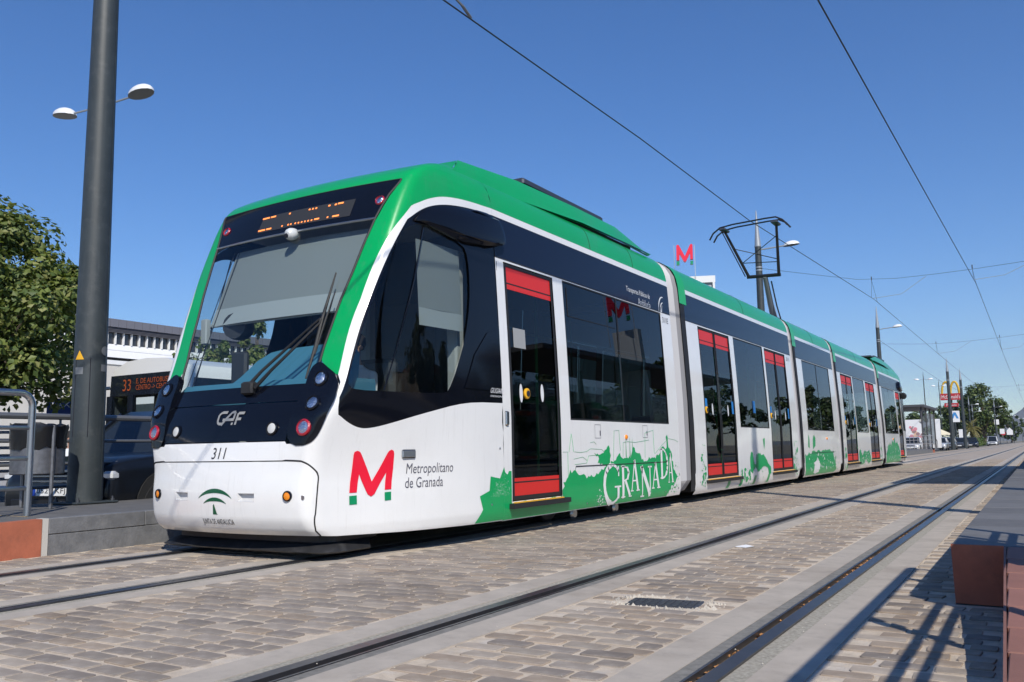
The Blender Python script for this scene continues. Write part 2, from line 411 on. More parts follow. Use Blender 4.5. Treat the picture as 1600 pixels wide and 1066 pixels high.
def under_tram(p): return abs(p[0]) < 1.2 and p[1] > 5.3
vis = [c for c in cand if in_frame(c[0]) and not under_tram(c[0])]
vis.sort(key=lambda c: (Vector(c[0])-CAM).length)
near, far = vis[:300], vis[300:]
smesh = {}
for p, v, rz, s, mi, tl in near:
    if (v, mi) not in smesh: smesh[(v, mi)] = VM[v].mesh('sett', SETT[mi], 14)
    o = bpy.data.objects.new('sett', smesh[(v, mi)]); COL.objects.link(o); o.parent = bed; o.location = p; o.rotation_euler = (tl, tl*.6, rz); o.scale = (s, 1, 1)
mb = MB()
for p, v, rz, s, mi, tl in far:
    c_, s_ = math.cos(rz), math.sin(rz); mb.cur = mi
    mb.add([(p[0]+(x*s*c_-y*s_), p[1]+(x*s*s_+y*c_), p[2]+z+y*tl) for x, y, z in VM[v].v], VM[v].f)
o = mb.build('setts', SETT, bed, 14, fix=False); o['kind'] = 'stuff'
mb = MB()                                                       # farther on the blocks merge into a flat sheet of the same stone
for a, b in BANDS[:4]+[(4.96, XR)]: mb.box(a, b, 46, Y1, -.05, -.002)
mb.build('far_paving', SETT[2], bed, smooth=0)
# broken cover with rubble and crumbs of mortar around it
mc = MB(); Mh = Matrix.Translation((3.93, 4.57, -.014)) @ Matrix.Rotation(R(8), 4, 'Z')
mc.bbox(-.20, .20, -.115, .115, -.02, .012, .006, M=Mh)
for i in range(9):
    for j in range(5): mc.bbox(-.185+i*.041, -.155+i*.041, -.1+j*.041, -.072+j*.041, .012, .0155, .003, M=Mh)
tag(mc.build('drain_cover', mat('cast_iron', (.085, .088, .095), .45, metal=.5, var=.3, vscale=30), smooth=30), 'dark cast iron cover broken loose in the cobbles between the rails', 'drain cover')
mb = MB(); r2 = random.Random(5)
for _ in range(620):
    a = r2.uniform(0, 6.283); k = 1+abs(r2.gauss(0, .16)); cx, cy = 3.93+.235*k*math.cos(a)*1.05, 4.57+.15*k*math.sin(a)
    s = r2.uniform(.004, .016)*(1 if r2.random() < .93 else 1.8); z = -.012+s*.4
    ps = [(cx+s*math.cos(t*2.09+a), cy+s*math.sin(t*2.09+a), z-s*.5) for t in range(3)]+[(cx+r2.uniform(-.3, .3)*s, cy, z+s*r2.uniform(.3, .8))]
    mb.add(ps, [(0, 1, 3), (1, 2, 3), (2, 0, 3), (0, 2, 1)])
for _ in range(150):                                             # loose grit here and there on the setts
    cx, cy = r2.uniform(1.1, 5.2), 2.4+7*r2.random()**1.5; s = r2.uniform(.002, .005)
    ps = [(cx+s*math.cos(t*2.09), cy+s*math.sin(t*2.09), 0) for t in range(3)]+[(cx, cy, s)]
    mb.add(ps, [(0, 1, 3), (1, 2, 3), (2, 0, 3)])
tag(mb.build('rubble', mat('pale_rubble', (.46, .42, .36), .95, var=.2, vscale=60), smooth=0), 'pale mortar crumbs scattered around the broken cover', 'rubble', kind='stuff')
mb = MB()
for _ in range(260):
    y = 2.2+8*r2.random()**1.4; x = 4.66-r2.uniform(.038, .072); s = r2.uniform(.004, .012); a = r2.uniform(0, 6.28)
    ps = [(x+s*math.cos(a+t*1.57), y+s*1.5*math.sin(a+t*1.57), -.022+r2.uniform(0, .012)) for t in range(4)]
    mb.add(ps, [(0, 1, 2, 3)])
tag(mb.build('leaf_litter', [mat('dry_leaf', (.42, .20, .07), .9, var=.4, vscale=30)], smooth=0), 'dry leaf bits lying in the groove of the rail', 'litter', kind='stuff')
tag(MB().add([(3.50, 7.25, .002), (3.60, 7.22, .003), (3.66, 7.27, .012), (3.65, 7.31, .004), (3.57, 7.33, .016), (3.50, 7.31, .003)], [(0, 1, 5), (1, 2, 4, 5), (2, 3, 4)]).build('paper_scrap', mat('white_paper', (.8, .8, .8), .8), smooth=0), 'white paper scrap on the cobbles beside the rail', 'paper')
# ---- left platform
PAVE = mat('dark_paving', (.125, .122, .12), .75, var=.12, vscale=4, bump=.15, bscale=80, dirt=((.22, .21, .19), .4, 3))
KERB = mat('slate_kerb', (.15, .153, .16), .65, var=.22, vscale=6, bump=.5, bscale=30, dirt=((.25, .245, .24), .6, 5))
CORT = mat('rusty_panel', (.38, .115, .062), .8, var=.12, vscale=5, bump=.25, bscale=40, dirt=((.17, .07, .045), .75, 3.5))
PZ = .31
lp = empty('platform', (XL, 4.4, 0)); tag(lp, 'grey stone platform behind the tram', 'platform', kind='structure')
MB().box(-4.15, XL-.06, 4.42, 76, -.16, PZ-.004).build('platform_top', PAVE, lp, smooth=0, world=True)
y = 4.42; i = 0
rk = random.Random(2)
for zc0, zc1, off in ((.175, PZ, .0), (-.03, .172, .55)):
    y = 4.42; first = True
    while y < 14:
        L = rk.uniform(1.35, 1.6) if not first else .95+off; first = False
        MB().bbox(XL-.12, XL+rk.uniform(-.003, .003), y+.003, y+L-.003, zc0, zc1+(0 if zc1 < .3 else rk.uniform(-.002, .002)), .006).build('kerb_stone', KERB, lp, 30, world=True); y += L
MB().box(XL-.12, XL, 15.6, 76, -.03, PZ).build('kerb_run', KERB, lp, smooth=0, world=True)
# ramp down towards the viewer with a rust red side wall
rz_ = lambda y: PZ-.02*max(0, 4.36-y)
mb = MB(); mb.prism([(4.36, PZ), (4.36, -.03), (-4, -.03), (-4, rz_(-4))], lambda y, z: (XL-.10, y, z), lambda y, z: (XL+.002, y, z)); mb.build('ramp_wall', CORT, lp, 30, world=True)
MB().box(XL-.1, XL+.006, 4.365, 4.415, -.03, PZ+.002).build('corner_strip', mat('pale_joint', (.5, .48, .44), .9), lp, smooth=0, world=True)
mb = MB(); mb.prism([(4.42, PZ-.005), (4.42, -.1), (-4, -.1), (-4, rz_(-4)-.005)], lambda y, z: (-4.15, y, z), lambda y, z: (XL-.10, y, z)); mb.build('ramp_top', PAVE, lp, 30, world=True)
MB().box(-4.1, XL-.5, 4.5, 4.52, PZ-.004, PZ-.001).build('marking_line', mat('ochre_line', (.30, .22, .12), .8), lp, smooth=0, world=True)
# far end of that platform with its rust red foot
MB().box(-4, XL+.002, 76.02, 77.6, -.03, .22).build('ramp_wall', CORT, lp, smooth=0, world=True)
# ---- right platform
rp = empty('platform', (XR, 5.2, 0)); tag(rp, 'dark paved platform edge with red tiled ramp across the empty track', 'platform', kind='structure')
RZ = .30
GPP = [mat('grey_platform_paving_%s' % n, (c*1.03, c*1.0, c*.98), .7, var=.10, vscale=6, bump=.2, bscale=140, dirt=((.24, .23, .21), .35, 5)) for n, c in (('a', .135), ('b', .15), ('c', .12))]
MB().box(XR+.002, 9.4, 5.23, 90, -.16, RZ-.012).build('platform_core', GPP[2], rp, smooth=0, world=True)
MB().box(XR, 9.4, 20.66, 90, RZ-.011, RZ).build('platform_top', GPP[0], rp, smooth=0, world=True); MB().box(6.25, 9.4, 5.23, 20.65, RZ-.011, RZ).build('platform_top', GPP[0], rp, smooth=0, world=True)
for i in range(26):
    for j, (xa, xb) in enumerate(((XR, XR+.40), (XR+.404, XR+.672), (XR+.676, XR+.944))):
        y = 5.235+i*.593-(.0 if j % 2 == 0 or i == 0 else .12)
        MB().bbox(xa, xb, y, y+.588, RZ-.03, RZ+rk.uniform(-.0015, .0015), .004).build('paving_slab', GPP[rk.choice((0, 0, 1, 2))], rp, 30, world=True)
mb = MB(); mb.add([(XR+.003, 5.205, 0), (5.545, 5.20, 0), (5.545, 5.2, RZ+.003), (XR, 5.205, RZ+.003), (XR+.003, 5.228, 0), (5.545, 5.228, 0), (5.545, 5.228, RZ+.003), (XR, 5.228, RZ+.003)], [(0, 1, 2, 3), (7, 6, 5, 4), (0, 4, 5, 1), (1, 5, 6, 2), (2, 6, 7, 3), (3, 7, 4, 0)])
mb.build('end_plate', CORT, rp, smooth=0, world=True)
slope = .085; rzr = lambda y: RZ-slope*max(0, 5.2-y)
mb = MB(); mb.prism([(5.198, RZ-.02), (5.198, -.1), (1.6, -.1), (1.6, rzr(1.6)-.02)], lambda y, z: (5.553+.025*(5.2-y), y, z), lambda y, z: (9.4, y, z)); mb.build('ramp_core', mat('ramp_grout', (.18, .10, .08), .9), rp, 30, world=True)
TILE = [mat('red_tile_%s' % n, c, .7, var=.1, vscale=8, bump=.15, bscale=100) for n, c in (('a', (.25, .115, .085)), ('b', (.28, .13, .098)), ('c', (.22, .105, .08)))]
y = 5.19
while y > 1.7:
    for i in range(4):
        x = 5.562+.025*(5.2-y)+i*.303; z = rzr(y-.15)
        M_ = Matrix.Translation((x+.15, y-.15, z)) @ Matrix.Rotation(math.atan(slope), 4, 'X')
        MB().bbox(-.148, .148, -.147, .147, -.03, .004, .004, M=M_).build('tile', TILE[rk.randrange(3)], rp, 30, world=True)
    y -= .302
mb = MB(); mb.prism([(5.198, RZ), (5.198, -.03), (1.6, -.03), (1.6, rzr(1.6))], lambda y, z: (5.546+.025*(5.2-y), y, z), lambda y, z: (5.556+.025*(5.2-y), y, z)); mb.build('ramp_wall', TILE[2], rp, 30, world=True)
MB().box(5.42, 5.62, 22.6, 23.4, RZ, RZ+.003).build('blue_marking', mat('blue_line', (.15, .38, .62), .6), rp, smooth=0, world=True)
# ================================================================== street furniture
POLE = mat('pole_grey', (.036, .045, .049), .5, var=.14, vscale=4, bump=.08, bscale=60, dirt=((.095, .10, .10), .5, 7), streak=((.10, .105, .105), .5))
CONE = mat('pole_cone_grey', (.36, .38, .40), .4, metal=.3); LAMPW = mat('lamp_white', (.75, .76, .76), .35); LAMPU = mat('lamp_underside', (.22, .22, .22), .5)
def lamp_head(parent, p, d, w_=.64):
    """half-shell luminaire at the end of an arm, d = direction away from the pole"""
    d = Vector(d).normalized(); s = Vector((-d.y, d.x, 0)); p = Vector(p); mb = MB(); n = 14; rows = 5
    def shp(i, j): 
        a = 2*math.pi*i/n; k = math.cos(j/rows*math.pi/2); h = math.sin(j/rows*math.pi/2)
        return p+d*(w_*.5*k*math.cos(a)+w_*.42)+s*(w_*.30*k*math.sin(a))+Vector((0, 0, w_*.28*h+.05*w_*math.cos(a)*k))
    mb.add([shp(i, j) for j in range(rows+1) for i in range(n)], [(j*n+i, j*n+(i+1) % n, (j+1)*n+(i+1) % n, (j+1)*n+i) for j in range(rows) for i in range(n)])
    o = mb.build('lamp_head', LAMPW, parent, 50)
    m2 = MB(); m2.add([shp(i, 0)*1.0+Vector((0, 0, -.012)) for i in range(n)], [tuple(range(n))]); m2.build('lamp_glass', LAMPU, o, smooth=0)
def tram_pole(loc, label, lamp=None, h=8.55, r=.17, cone=1.5, group='catenary poles along the tram line'):
    e = empty('catenary_pole', loc, 0, label, 'pole', group)
    MB().lathe([(r*1.12, 0), (r*1.10, .3), (r*.72, h)], (0, 0, 0), 24).build('shaft', POLE, e, 40)
    MB().lathe([(r*.75, h), (r*.73, h+.05), (.015, h+cone)], (0, 0, 0), 16).build('cone', CONE, e, 40)
    for z in (h-.02, h-.9, h-1.02, h-2.4): MB().lathe([(r*.80, z), (r*.80, z+.05)], (0, 0, 0), 16).build('band', CONE, e, 40)
    if lamp:
        d = Vector(lamp); MB().tube([(0, 0, h-.15), d*1.05+Vector((0, 0, h-.05))], .03, 6).build('lamp_arm', CONE, e); lamp_head(e, d*1.0+Vector((0, 0, h-.05)), d)
    return e
P1 = tram_pole((-3.62, 6.0, PZ), 'thick dark grey pole with yellow warning triangle beside the tram nose')
# base plate, bolts, access door and seam on the near pole
MB().bbox(-.26, .26, -.26, .26, 0, .025, .008).build('base_plate', POLE, P1)
for sx_ in (-.21, .21):
    for sy_ in (-.21, .21): MB().lathe([(.022, .025), (.022, .05), (.012, .052), (.012, .075)], (sx_, sy_, 0), 6).build('bolt', DKSTEEL, P1)
def on_pole(u, v, off=0): t = R(-60)+u/.185; rad_ = .17*(1.10-.38*(v-.3)/8.25); return ((rad_+.001+off)*math.cos(t), (rad_+.001+off)*math.sin(t), v)
mb = MB(); mb.tube([on_pole(*p) for p in ((-.09, .75), (.09, .75), (.09, 1.2), (.09, 1.65), (-.09, 1.65), (-.09, 1.2), (-.09, .75))], .004, 4); mb.build('access_door_edge', INK, P1)
mb = MB(); mb.tube([on_pole(.28, .1), on_pole(.28, 4), on_pole(.28, 8.4)], .004, 4); mb.build('weld_seam', POLE, P1)
# stickers and hatch on the near pole
for zz, m, kind in ((1.68, YELLOW, 't'), (1.50, STEEL, 'b'), (1.74, STEEL, 'c'), (1.54, STEEL, 'b2')):
    a = {'t': -72, 'b': -72, 'c': 22, 'b2': 22}[kind]
    rad = .178; mb = MB()
    def onp(u, v, off=0): t = R(a)+u/rad; return ((rad+.004+off)*math.cos(t), (rad+.004+off)*math.sin(t), zz+v)
    if kind == 't': patch([[(-.055, -.05), (.055, -.05), (0, .055)]], onp, 0, gx=.02, mb=mb)
    elif kind == 'c': patch([[(.055*math.cos(t*.4), .055*math.sin(t*.4)) for t in range(16)]], onp, 0, gx=.03, mb=mb)
    else: patch([rect(-.05, .05, -.04, .04)], onp, 0, gx=.03, mb=mb)
    mb.build('warning_triangle' if kind == 't' else 'small_plate', m if kind == 't' else mat('grey_plate', (.16, .17, .18), .5), P1, smooth=0, fix=True)
tram_pole((-3.5, 34.7, PZ), 'pole with one white lamp rising behind the pantograph', (1, .25, 0))
tram_pole((-3.45, 64.6, PZ), 'pole with one white lamp rising behind the tail of the tram', (1, .1, 0))
tram_pole((-2.3, 103, 0), 'bare pole with pointed tip standing in front of the yellow arches', None, 8.3, .19)
tram_pole((-2.45, 123, 0), 'bare pole with pointed tip standing beside the big far tree', None, 8.6, .20)
tram_pole((8.05, 8.75, RZ), 'pole on the platform across the tracks, seen only by its shadow', None)
tram_pole((-4.6, 170, 0), 'thin far pole with white lamp in front of the row of small trees', (1, 0, 0), 7.2, .14)
tram_pole((-5.3, 190, 0), 'far pole with white lamp against the big tree', (1, 0, 0), 6.6, .13)
tram_pole((-2.5, 215, 0), 'far pole with white lamp rising beside the big tree and the van', (1, 0, 0), 8.2, .15)
def street_lamp(loc, label, h, d, reach=.55, group='double street lamps'):
    e = empty('street_lamp', loc, 0, label, 'street lamp', group)
    MB().lathe([(.10, 0), (.09, .4), (.055, h+.3), (.01, h+1.1)], (0, 0, 0), 12).build('post', POLE, e, 40)
    d = Vector(d).normalized()
    for s in (1, -1):
        MB().tube([(0, 0, h), d*s*(reach+.05)+Vector((0, 0, h+.03))], .022, 6).build('lamp_arm', CONE, e); lamp_head(e, d*s*reach+Vector((0, 0, h+.03)), d*s, .68)
    return e
street_lamp((-11.62, 11.12, -.15), 'double street lamp with white heads behind the thick pole', 8.75, (1, .07, 0), .98)
street_lamp((-7.2, 128, -.15), 'double street lamp above the far shelter', 9.3, (1, .1, 0)); street_lamp((-8.2, 160, -.15), 'double street lamp between the far shelter and the yellow arches', 10.2, (1, .1, 0))
street_lamp((-9.0, 85, -.15), 'double street lamp half hidden behind the tail of the tram', 4.9, (.8, .5, 0))
for i, (x, y, h) in enumerate(((-4.9, 300, 9), (-2.0, 330, 9), (-5.5, 380, 10), (-.9, 420, 10))): street_lamp((x, y, -.15), ['nearer of the far street lamps over the small trees', 'far street lamp before the mountain, next after the trees', 'far street lamp half lost in the trees', 'last tiny street lamp before the mountain'][i], h, (1, .1, 0), .55, 'far street lamps')
# ---- wires
WIRE = mat('wire_dark', (.03, .03, .035), .5)
def wire(name, pts, r, label, grp=None): return tag(MB().tube(pts, r, 5).build(name, WIRE, None, 40), label, 'wire', grp)
wire('contact_wire', [(0.02, -4, 6.05), (0, 8.03, 6.24), (0, 14.06, 6.36), (.0, 20.9, 6.36), (0, 39.9, 7.05), (.0, 75, 7.0), (.1, 150, 6.9), (.2, 300, 6.6)], .011, 'dark contact wire running above the tram and its pantograph')
wire('contact_wire', [(3.91, -2, 5.7), (3.91, 10.13, 6.04), (3.91, 17.7, 6.38), (3.91, 41, 7.45), (3.91, 75, 6.9), (3.91, 120, 6.6), (3.91, 250, 6.2)], .011, 'dark contact wire above the empty track')
wire('feeder_wire', [(-3.45, 64.6, 8.0), (-2.2, 94, 6.7), (-1.4, 125, 6.3), (-1, 200, 6.2)], .012, 'thin feeder wire running off from the pole at the tram tail')
def span(y, ya, zl, zr, xl, xr, i, lab):
    z = lambda x: zl+(zr-zl)*(x-xl)/(xr-xl)-.22*math.sin(math.pi*(x-xl)/(xr-xl))
    e = empty('span_wire', (xl, ya, 0), 0, lab, 'span wire', 'span wires across the tracks')
    xs = [xl+(xr-xl)*k/8 for k in range(9)]
    MB().tube([(x, ya+(y-ya)*min(1, (x-xl)/3.4), z(x)) for x in xs], .009, 4).build('cross_wire', WIRE, e, 40, world=True)
    for xc in (0, 3.91):
        zc = 7.05 if xc == 0 else 7.42
        if y > 60: zc = 6.95
        MB().tube([(xc-.05, y, z(xc)+.02), (xc-.05, y, z(xc)+.18)], .022, 5).build('insulator', WIRE, e, world=True)
        MB().tube([(xc-.05, y, z(xc)+.02), (xc, y-.7, zc)], .008, 4).build('dropper', WIRE, e, world=True); MB().tube([(xc-.05, y, z(xc)), (xc, y+.9, zc)], .008, 4).build('dropper', WIRE, e, world=True)
        MB().tube([(xc+2.1, y, z(min(xr, xc+2.1))-.05), (xc+1.1, y, zc+.12), (xc, y-.2, zc+.02)], .012, 4).build('pull_off_arm', mat('grey_arm', (.28, .29, .3), .4), e, world=True)
span(40, 35, 8.0, 8.2, -3.5, 8.4, 0, 'span wire crossing both tracks from the pole behind the pantograph')
span(67, 64.6, 7.7, 8.2, -3.45, 8.4, 1, 'span wire crossing both tracks from the pole at the tram tail')
span(124, 123, 7.6, 8.0, -2.45, 8.4, 2, 'span wire crossing both tracks from the pole beside the far tree')
span(6.5, 6.0, 8.2, 8.4, -3.6, 8.05, 3, 'span wire passing out of the picture above the tram nose') if False else None
MB_ = MB(); MB_.tube([(.0, 8.62, 6.27), (.01, 8.42, 6.34)], .02, 6); MB_.tube([(.01, 8.42, 6.34), (-.02, 8.2, 6.42)], .016, 5); tag(MB_.build('wire_clamp', mat('grey_clamp', (.3, .3, .31), .4, metal=.6)), 'small grey clamp on the wire at the top edge of the picture', 'clamp')
# ---- railings
def hoop_rail(name, x, ys, z0, ztop, bars, label, rdir=-1):
    """tube railing along the track whose end bends down into a post"""
    e = empty(name, (x, ys[0], z0), 0, label, 'railing')
    r = .032; yend = ys[0]
    path = [(x, ys[-1], ztop), (x, yend-.12, ztop)]+[(x, yend-.12+.12*math.sin(R(t)), ztop-.12+.12*math.cos(R(t))) for t in (15, 35, 55, 75, 90)]+[(x, yend, z0)]
    MB().tube(path, r, 12).build('hoop_rail', STEEL, e, 40, world=True)
    for y in ys[1:]: MB().tube([(x, y, z0-.1), (x, y, ztop)], r*.95, 10).build('post', STEEL, e, 40, world=True)
    for b in bars: MB().tube([(x, yend, z0+b), (x, ys[-1], z0+b)], r*.6, 8).build('bar', STEEL, e, 40, world=True)
    return e
hoop_rail('hoop_railing', -2.22, [4.55, 4.20, 2.4, .8, -1], PZ, 1.43, (.25, .52, .80), 'shiny steel hoop railing on the ramp in front of the litter bin')
hoop_rail('hoop_railing', 6.12, [5.35, 4.85, 3.4, 1.9, .4], .26, 1.42, (.70, .81), 'steel hoop railing whose shadow falls across the cobbles')
tag(MB().bbox(6.06, 6.11, 4.28, 4.80, .80, 1.22, .01).build('shade_box', DKSTEEL), 'unseen dark box added at the railing to shade the rusty end plate', 'shade box')  # out of view, added only to throw shade on the end plate
pr_ = empty('platform_railing', (-3.95, 3, PZ), 0, 'dark railing with four bars along the back of the platform', 'railing')
DKR = mat('dark_railing', (.22, .225, .235), .4, metal=.6)
MB().tube([(-3.95, -4, 1.30), (-3.95, 75, 1.30)], .036, 8).build('top_rail', DKR, pr_, 40, world=True)
for z in (1.02, .76, .50): MB().tube([(-3.95, -4, z), (-3.95, 75, z)], .02, 6).build('bar', DKR, pr_, 40, world=True)
for i in range(42):
    y = -3+1.88*i; MB().box(-3.97, -3.93, y-.02, y+.02, PZ-.05, 1.29).build('post', DKR, pr_, smooth=0, world=True)
# ---- litter bin with a black bag
bn = empty('litter_bin', (-3.35, 5.28, PZ), 0, 'perforated steel litter bin lined with a black bag', 'litter bin')
BINM = mat('bin_steel', (.20, .20, .21), .4, metal=.7, var=.2, vscale=20)
MB().lathe([(.25, .35), (.26, .36), (.26, .82), (.25, .83), (.235, .83), (.235, .37)], (0, 0, 0), 20).build('basket', BINM, bn, 40)
for x in (-.27, .27): MB().tube([(x, 0, 0), (x, 0, .86)], .02, 6).build('leg', BINM, bn)
mb = MB(); rb = random.Random(4); n = 26; rings = []
for z, r_ in ((.62, .268), (.76, .272), (.86, .28), (.875, .27), (.86, .25)): rings += [((r_+rb.uniform(-.012, .012))*math.cos(2*math.pi*i/n), (r_+rb.uniform(-.012, .012))*math.sin(2*math.pi*i/n), z+rb.uniform(-.02, .02)) for i in range(n)]
mb.add(rings, [(j*n+i, j*n+(i+1) % n, (j+1)*n+(i+1) % n, (j+1)*n+i) for j in range(4) for i in range(n)]); mb.build('bin_bag', mat('black_bag', (.008, .008, .009), .25), bn, 25)
# ---- signs near the road
def post_sign(name, loc, zc, w_, h_, m, label, cat='sign', rz=0, body=None, tm=None, shape='rect', post=.03):
    e = empty(name, loc, rz, label, cat)
    MB().tube([(0, .04, 0), (0, .04, zc+h_/2)], post, 8).build('post', mat('sign_post', (.25, .26, .27), .4, metal=.5), e)
    poly = {'rect': rect(-w_/2, w_/2, zc-h_/2, zc+h_/2), 'diamond': [(-w_/2, zc), (0, zc-h_/2), (w_/2, zc), (0, zc+h_/2)], 'disc': [(w_/2*math.cos(t*.3927), zc+h_/2*math.sin(t*.3927)) for t in range(16)], 'house': [(-w_/2, zc-h_/2), (w_/2, zc-h_/2), (w_/2, zc+h_*.1), (0, zc+h_/2), (-w_/2, zc+h_*.1)]}[shape]
    o = MB().prism(poly, lambda x, z: (x, -.02, z), lambda x, z: (x, .02, z)).build('panel', m, e, smooth=0)
    if body: text_on(MB(), body, lambda x, z, off: (x, -.02-off, z), .004, -w_*.40, w_*.40, zc+h_*.02, zc+h_*.34).build('lettering', tm or WTXT, e, smooth=0)
    return e
post_sign('taxi_sign', (-14.78, 12.42, 0), 2.03, .62, .46, mat('sign_blue', (.01, .05, .22), .4), 'blue TAXI sign beside the pole under the tree', rz=R(52), body='TAXI')
M_POLY = [(203, 520), (207, 280), (212, 262), (230, 255), (247, 262), (258, 280), (340, 455), (425, 275), (436, 259), (452, 251), (467, 259), (472, 278), (472, 510), (428, 512), (428, 400), (362, 535), (340, 551), (318, 535), (255, 405), (250, 520)]
def m_sign(loc, rz, w_, zb, label, towerh):
    e = empty('station_sign', loc, rz, label, 'sign')
    k = w_/269; f0 = lambda x, y: ((x-337)*k, -.09, zb+(595-y)*k); f1_ = lambda x, y: ((x-337)*k, .09, zb+(595-y)*k)
    MB().prism(M_POLY, f0, f1_).build('letter', LOGORED, e, smooth=0)
    for g in ([(203, 540), (250, 538), (249, 594), (201, 595)], [(428, 540), (471, 538), (470, 594), (427, 595)]): MB().prism(g, f0, f1_).build('letter_foot', LOGOGRN, e, smooth=0)
    for x in (-.62, .62): MB().tube([(x*w_, .1, towerh), (x*w_, .1, zb+w_*1.3)], .012, 4).build('stay', mat('sign_stay', (.5, .5, .5), .4), e)
    return e
m_sign((-5.05, 30.3, 0), R(22), .60, 7.52, 'red letter sign with green feet above the tram roof', 7.0)
tw = empty('lift_tower', (-5.1, 31.4, -.15), R(22), 'white and grey tower top behind the tram roof', 'tower')
MB().box(-.62, .62, -.8, .8, 0, 7.0).build('shaft', mat('tower_grey', (.42, .44, .46), .4), tw, smooth=0); MB().box(-.72, .72, -.9, .9, 7.0, 7.25).build('cap', mat('tower_white', (.75, .75, .74), .4), tw, smooth=0)
for x in (-.7, .62): MB().box(x, x+.08, -.9, -.81, .1, 7.0).build('corner_post', MATS['tower_white'], tw, smooth=0)
# sign with a slab on the opposite platform (mirrored in the tram windows)
m_sign((6.6, 22.6, RZ), R(150), .62, 4.72, 'red letter sign on the platform across the tracks, mirrored in the windows', 3.9)
MB_ = MB(); MB_.box(6.2, 7.0, 22.85, 23.1, RZ, 4.75); tag(MB_.build('sign_slab', MATS['tower_grey'], smooth=0), 'grey slab carrying the letter sign across the tracks', 'slab')
# ---- shelters
def shelter(loc, x0, x1, y0, y1, zt, label, th=.16):
    e = empty('shelter', loc, 0, label, 'shelter'); M_ = mat('shelter_grey', (.075, .075, .08), .5)
    MB().bbox(x0, x1, y0, y1, zt-th, zt, .03).build('roof', M_, e, world=True)
    for i in range(4):
        y = y0+.6+(y1-y0-1.2)*i/3; x = x1-.3 if x1 < 0 else (x0+x1)/2+.4; MB().box(x-.06, x+.06, y-.06, y+.06, loc[2], zt-th).build('post', M_, e, smooth=0, world=True)
        if i < 3:
            yb = y0+.6+(y1-y0-1.2)*(i+1)/3; MB().box(x-.008, x+.008, y+.1, yb-.1, loc[2]+.3, zt-.6).build('glass_panel', CLEAR, e, smooth=0, world=True)
    MB().bbox((x0+x1)/2-.1, (x0+x1)/2+.3, y0+1, y1-1, loc[2]+.42, loc[2]+.48, .01).build('seat_board', M_, e, world=True)
    return e
shelter((7.2, 22, RZ), 5.92, 8.4, 16.6, 30.5, 3.62, 'dark flat shelter on the opposite platform, casting the broad shadow')
shelter((-3.6, 84, PZ), -6.2, -2.35, 79, 90, 3.95, 'dark flat roofed shelter beyond the tail of the tram', .22)
# ================================================================== the tram
YM = 21.44
tram = empty('tram', (0, YM, 0), 0, 'green and white articulated tram with red doors standing on the track', 'tram')
def flipy(mb): mb.v = [(x, 2*YM-y, z) for x, y, z in mb.v]; return mb
def orient(mb):
    """turn every face of a body patch outwards"""
    out = []
    for f in mb.f:
        p = [Vector(mb.v[i]) for i in f]; n = Vector((0, 0, 0))
        for i in range(1, len(p)-1): n += (p[i]-p[0]).cross(p[i+1]-p[0])
        c = sum(p, Vector((0, 0, 0)))/len(p); ref = c-Vector((0, min(max(c.y, 7.6), 2*YM-7.6), 1.75))
        out.append(f if n.dot(ref) >= 0 else tuple(reversed(f)))
    mb.f = out; return mb
def TP(mb, name, m, parent=None, ori=True, smooth=30):
    if ori: orient(mb)
    return mb.build(name, m, parent or tram, smooth, fix=not ori, world=True)
def sx(s): return lambda y, z, off=0: (s*(1.325*T(z)+off), y, z)
# ---- outlines on the cab surface (q across the nose and along the side, z up)
yl = lambda y, zs: [(q_of_y(y, z), z) for z in zs]
YC = 7.12
GW = [(1.0, 1.452), (.975, 1.735), (.985, 1.992), (1.03, 2.292), (1.215, 2.544), (1.511, 2.736), (1.85, 2.895), (2.065, 3.025), (2.168, 3.095), (2.319, 3.16), (2.531, 3.2), (2.773, 3.222), (3.0, 3.233)]+yl(YC, [3.24])
WB = [(1.588, 1.268), (1.391, 1.48), (1.36, 1.794), (1.457, 2.098), (1.587, 2.383), (1.781, 2.634), (1.99, 2.831), (2.118, 2.97), (2.258, 3.05), (2.457, 3.107), (2.721, 3.145), (3.0, 3.163)]+yl(YC, [3.17])
BL = [(1.588, 1.268), (1.79, 1.198), (1.99, 1.14), (2.111, 1.075), (2.225, 1.033), (2.322, 1.024), (2.476, 1.055), (2.808, 1.15), (3.312, 1.275)]+yl(YC, [1.285])
GLZ = [(1.57, 1.33), (1.445, 1.594), (1.557, 1.924), (1.664, 2.292), (1.83, 2.6), (2.02, 2.771), (2.166, 2.845), (2.411, 2.831), (2.692, 2.782), (2.927, 2.704), (3.15, 2.045), (3.041, 1.38), (2.97, 1.33)]
VIS = [(2.093, 2.912), (2.174, 2.985), (2.458, 3.092), (2.8, 3.138), (3.148, 3.155), (3.347, 3.019), (3.459, 2.846), (2.935, 2.781), (2.694, 2.777), (2.416, 2.819), (2.165, 2.85), (2.06, 2.837)]
WSR = [(.786, 1.585), (.786, 1.689), (.802, 1.868), (.816, 2.103), (.845, 2.342), (.867, 2.609), (.891, 2.838)]
DSR = [(.893, 2.86), (.915, 2.97), (.944, 3.084), (1.0, 3.205), (1.01, 3.235)]
CLU = [(.815, .894), (1.117, .899), (1.432, .927), (1.60, 1.0), (1.549, 1.171), (1.367, 1.314), (1.28, 1.371), (1.022, 1.434), (.929, 1.489), (.831, 1.559), (.763, 1.507), (.762, 1.413), (.777, 1.294), (.773, 1.24)]
PAN = [(.85, .775), (.977, .771), (1.2, .757), (1.37, .742), (1.6, .708), (1.72, .683), (1.80, .644), (1.81, .6), (1.795, .475), (1.70, .35), (1.55, .262), (1.42, .2)]
